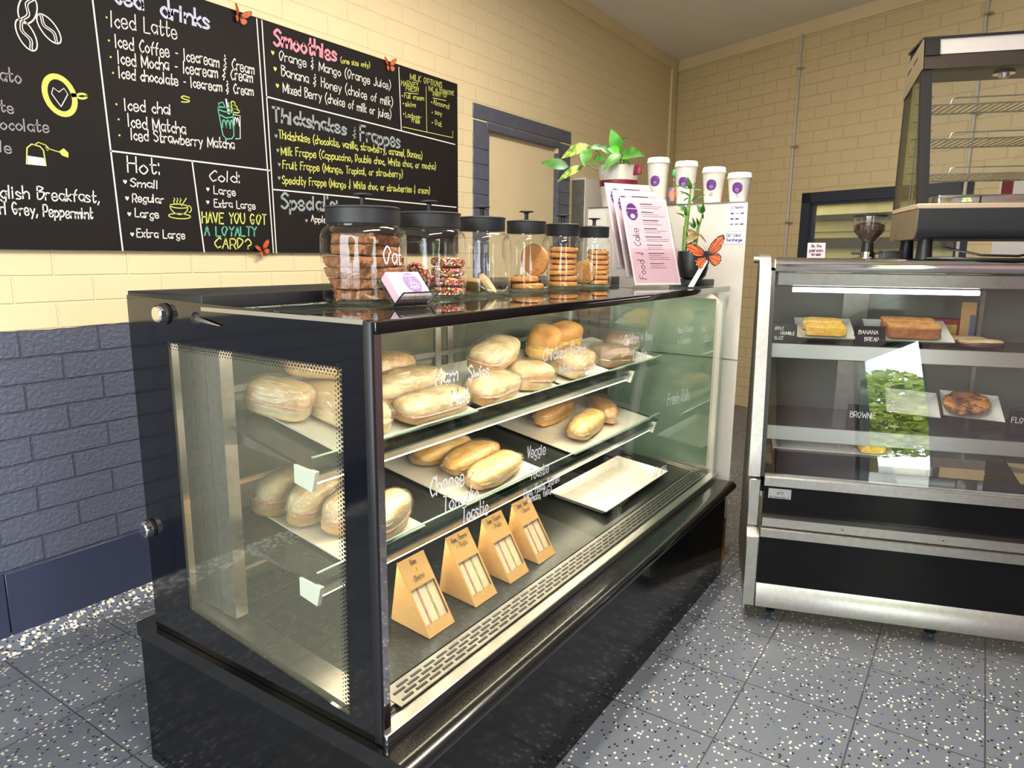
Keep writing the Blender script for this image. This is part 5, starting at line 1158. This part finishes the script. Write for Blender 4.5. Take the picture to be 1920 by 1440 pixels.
for q in range(26): cr_.blob(.006, .005, .004, .8, .8, .1, 60, q, 6, 4, Matrix.Translation((r_.uniform(-.16, .10), r_.uniform(.04, .15), .0055)))
tag(cr_.build('crumbs', m_crumble, tr), kind='stuff')
MB().box(-w2*.9, .04, -.10, w2*.9, .05, -.001).box(-w2*.9, .17, -.12, w2*.9, .18, -.001).build('tray_support', m_slate, tr)
cs_ = food('cake_slice', 'yellow slice of cake left at the end of the long white tray', 'cake slice', MB().blob(.085, .07, .03, .3, .35, .06, 50, 2, 28, 8), m_crumble, .425, .31, .590, .1, .12)

# ---------------------------------------------------------------- food warmer on top of the cake cabinet
TZ = 1.2645
wmr = LT('food_warmer', 'empty black heated food display with wire shelves on top of the cake cabinet', 'food warmer', .478, .26, TZ)
WL, WB = .66, .35       # local x along the front, y to the back, z up
zb = .072
lowp = [(.0, zb+.10), (.0, zb+.035), (.006, zb+.015), (.02, zb+.003), (.04, zb), (WB, zb), (WB, zb+.10)]
MB().extrude([(0.006, y, z) for y, z in lowp], (WL-.012, 0, 0)).build('base_body', m_blackmat, wmr)
for x in (0, WL-.006): MB().extrude([(x, y, z) for y, z in [(.0, zb+.098), (.0, zb+.035), (.006, zb+.013), (.02, zb), (WB+.003, zb), (WB+.003, zb+.098)]], (.006, 0, 0)).build('base_side', M('bronze_side', srgb(112, 100, 80), .45, .3) if x == 0 else bpy.data.materials['bronze_side'], wmr)
MB().box(-.001, -.002, zb+.10, WL+.001, WB, zb+.116, r=.002, seg=1).build('base_trim', M('beige_trim', srgb(196, 172, 150), .35, .4), wmr)
LE = .135    # the glass front leans back this far at the top
yz = lambda z: LE*(z-zb-.116)/.455
ztop = zb+.116+.455
for x in (.0, WL-.032): MB().extrude([(x, yz(zb+.116), zb+.116), (x, yz(zb+.116)+.03, zb+.116), (x, yz(ztop)+.03, ztop), (x, yz(ztop), ztop)], (.032, 0, 0)).build('front_post', m_black, wmr)
for x in (.0, WL-.02): MB().box(x, WB-.02, zb+.116, x+.02, WB, ztop).build('rear_post', m_black, wmr)
MB().extrude([(.032, yz(zb+.116)+.006, zb+.116), (.032, yz(zb+.116)+.011, zb+.116), (.032, yz(ztop)+.011, ztop), (.032, yz(ztop)+.006, ztop)], (WL-.064, 0, 0)).build('front_glass', m_glass, wmr)
for x in (.0005, WL-.0055): MB().extrude([(x, yz(zb+.116)+.031, zb+.116), (x, WB-.02, zb+.116), (x, WB-.02, ztop), (x, yz(ztop)+.031, ztop)], (.005, 0, 0)).build('side_glass', m_glassgreen, wmr)
MB().box(-.001, -.0012, zb+.116, .0002, .0, ztop).v and None
tp = MB().extrude([(0.004, LE-.006, ztop), (0.004, LE+.006, ztop+.045), (0.004, LE+.012, ztop+.045), (.004, WB, ztop+.045), (.004, WB, ztop)], (WL-.008, 0, 0)).build('top_fascia', M('dark_bronze', srgb(78, 70, 64), .35, .6), wmr)
MB().extrude([(.05, LE+.004, ztop+.047), (.05, LE+.020, ztop+.100), (.05, WB-.02, ztop+.100), (.05, WB-.02, ztop+.047)], (WL-.1, 0, 0)).build('sign_strip', M('pale_sign', srgb(176, 170, 168), .3), tp, label='blank pale sign strip')
for x in (0.004, WL-.05): MB().extrude([(x, LE, ztop+.045), (x, LE+.018, ztop+.104), (x, WB-.01, ztop+.104), (x, WB-.01, ztop+.045)], (.046, 0, 0)).build('sign_end', m_black, tp)
MB().box(-.002, LE+.016, ztop+.100, WL+.002, WB, ztop+.108).build('top_lid', m_black, tp)
sd = MB().extrude([(-.003, LE-.01, ztop-.002), (-.003, LE+.016, ztop+.10), (-.003, WB+.002, ztop+.055), (-.003, WB+.002, ztop-.06)], (.004, 0, 0)).build('side_hood', bpy.data.materials['bronze_side'], tp)
g = MB()
for k in range(2): g.extrude([(-.0038, .20+k*.075, ztop+.055-k*.017), (-.0038, .245+k*.075, ztop+.045-k*.017), (-.0038, .245+k*.075, ztop+.039-k*.017), (-.0038, .20+k*.075, ztop+.049-k*.017)], (.0015, 0, 0))
g.build('vent_slot', m_black, sd)
MB().lathe([(.034, ztop-.006), (.030, ztop-.001), (.0, ztop-.001)], 24, c=(.28, .24, 0)).lathe([(0, ztop-.022), (.014, ztop-.018), (.018, ztop-.006)], 20, c=(.28, .24, 0)).build('lamp_socket', m_chrome, tp)
for lev in range(3):
    z = zb+.216+.118*lev; y0 = yz(z)+.035; y1 = WB-.04; xa, xb = .038, WL-.03
    g = MB()
    for y in (y0, y1): g.tube([(xa, y, z), (xb, y, z)], .003, 6)
    for k in range(29):
        x = xa+(xb-xa)*k/28; g.tube([(x, y0, z), (x, y1, z)], .0024, 5)
    g.tube([(xa+.06, y0, z), (xa+.065, y0, z+.018), (xa+.078, y0, z+.022), (xb-.10, y0, z+.022), (xb-.085, y0, z+.018), (xb-.08, y0, z)], .0025, 6)
    g.tube([(xa+.0, y0, z), (xa, y0, z+.03), (xa+.012, y0+.03, z+.036), (xa+.012, y1, z+.036)], .0022, 6)
    g.build('wire_shelf', m_steel, wmr)
for x in (.028, WL-.024):
    g = MB()
    for y in (.20, .24): g.tube([(x, y, zb+.12), (x, y, ztop)], .003, 6)
    for k in range(7): g.tube([(x, .16, zb+.17+.06*k), (x, .30, zb+.185+.06*k)], .0025, 5)
    g.build('shelf_ladder', m_steel2, wmr)
wt = MB().box(.085, .10, zb+.117, .345, .27, zb+.152, r=.006).build('water_tray', m_chrome, wmr)
MB().box(.21, .0985, zb+.122, .216, .1005, zb+.148).build('tray_slot', m_black, wt)
for x in (.05, WL-.05):
    for y in (.06, WB-.05): MB().lathe([(0, .0), (.030, 0), (.026, .01), (.022, zb+.002), (0, zb+.002)], 16, c=(x, y, 0)).build('foot', m_black, wmr)
g = MB(); g.tube([(.03, .05, .006), (.10, .01, .010), (.20, -.015, .006), (.30, -.02, .006), (.42, .0, .012), (.52, .06, .03), (.6, .20, .03)], .005, 8)
g.tube([(.12, .09, .045), (.22, .05, .02), (.33, .05, .018), (.40, .10, .03)], .004, 8).build('power_cord', m_black, wmr)
# coffee grinder, sign, tray on the cabinet top
gr = LT('coffee_grinder', 'coffee grinder with a clear hopper of dark beans on the cake cabinet', 'coffee grinder', .382, .50, TZ, group=None)
MB().lathe([(0, 0), (.045, 0), (.045, .008), (.030, .012), (.028, .03), (.0, .03)], 32).build('grinder_collar', m_chrome, gr)
MB().lathe([(0, .03), (.022, .03), (.020, .065), (.0, .065)], 24).tube([(-.055, -.01, .024), (.055, -.012, .026)], .004, 8).build('grinder_neck', m_black, gr)
MB().lathe([(.019, .062), (.024, .068), (.052, .105), (.054, .112), (.0555, .158), (.0535, .158), (.052, .112), (.022, .069)], 36).build('hopper', m_jar, gr)
MB().lathe([(0, .0655), (.021, .067), (.0505, .106), (.0515, .112), (.0515, .128), (.03, .137), (0, .139)], 32).build('beans', m_beans, gr, kind='stuff')
MB().lathe([(0, .158), (.058, .158), (.059, .163), (.055, .166), (0, .166)], 32).build('hopper_lid', m_black, gr)
sg = LT('quote_sign', 'small pale sign lettered Be the person you want on the cake cabinet', 'sign', .198, .44, TZ)
MB().extrude([(-.031, 0, 0), (-.031, .010, .062), (-.031, .014, .062), (-.031, .004, 0)], (.062, 0, 0)).build('sign_board', m_pink, sg)
g = MB(); fr = lambda u, v: (u, v*.16-.0006, v)
write(g, 'Be the', -.018, .045, .018, .046, .011, fr, wd=.0018); write(g, 'person', -.024, .028, .024, .029, .013, fr, wd=.0024); write(g, 'YOU WANT', -.018, .014, .018, .014, .008, fr, wd=.0018); g.build('lettering', m_ink, sg, label='black lettering')
bt_ = LT('black_box', 'small flat black box between the coffee grinder and the food warmer', 'box', .462, .455, TZ)
bt_.location = MBL(.44, .40, TZ)
MB().box(-.032, -.03, 0, .032, .03, .030, r=.004).build('box_body', m_black, bt_)
MB().box(-.034, -.032, .030, .034, .032, .034, r=.001, seg=1).build('box_lid', m_blackmat, bt_)
tt = simple('bar_mat', 'thin dark mat lying beside the quote sign on the cake cabinet', 'mat', MB().box(-.05, -.035, 0, .05, .035, .006, r=.002, seg=1), m_blackmat, MBL(.29, .42, TZ), (0, 0, CR))

# odds and ends at the back of the cake cabinet and on the wall behind the warmer
rc = LT('red_carton', 'small red carton at the rear of the upper shelf of the cake cabinet', 'carton', .66, .50, .9665)
MB().box(-.08, 0, 0, .08, .06, .085, r=.002, seg=1).build('carton_body', M('red_card', srgb(150, 30, 34), .5), rc)
MB().box(-.03, -.0008, .02, .05, .0005, .065).build('carton_label', m_crumble, rc, label='yellow label')
kt = LT('kraft_tag', 'upright tan card standing at the rear right of the upper shelf', 'card', .735, .47, .9665)
MB().extrude([(-.024, 0, 0), (.024, 0, 0), (.024, .006, .15), (-.024, .006, .15)], (0, .0015, 0)).build('card', m_kraft, kt)
MB().extrude([(.006, -.0006, .003), (.0235, -.0006, .003), (.0235, .0040, .105), (.006, .0040, .105)], (0, .0004, 0)).build('printed_panel', M('blue_grey_print', srgb(84, 96, 124), .5), kt, label='blue grey printed panel')
ps = T('wall_poster', 'red and white poster on the cream brick wall seen through the food warmer', 'poster', back(2.765, 1.30, .004), ARB)
MB().box(0, -.003, 0, .30, 0, .46).build('poster_sheet', m_paper, ps)
MB().box(.012, -.0036, .10, .075, -.003, .45).build('red_band', m_maroon, ps, label='red printed band')
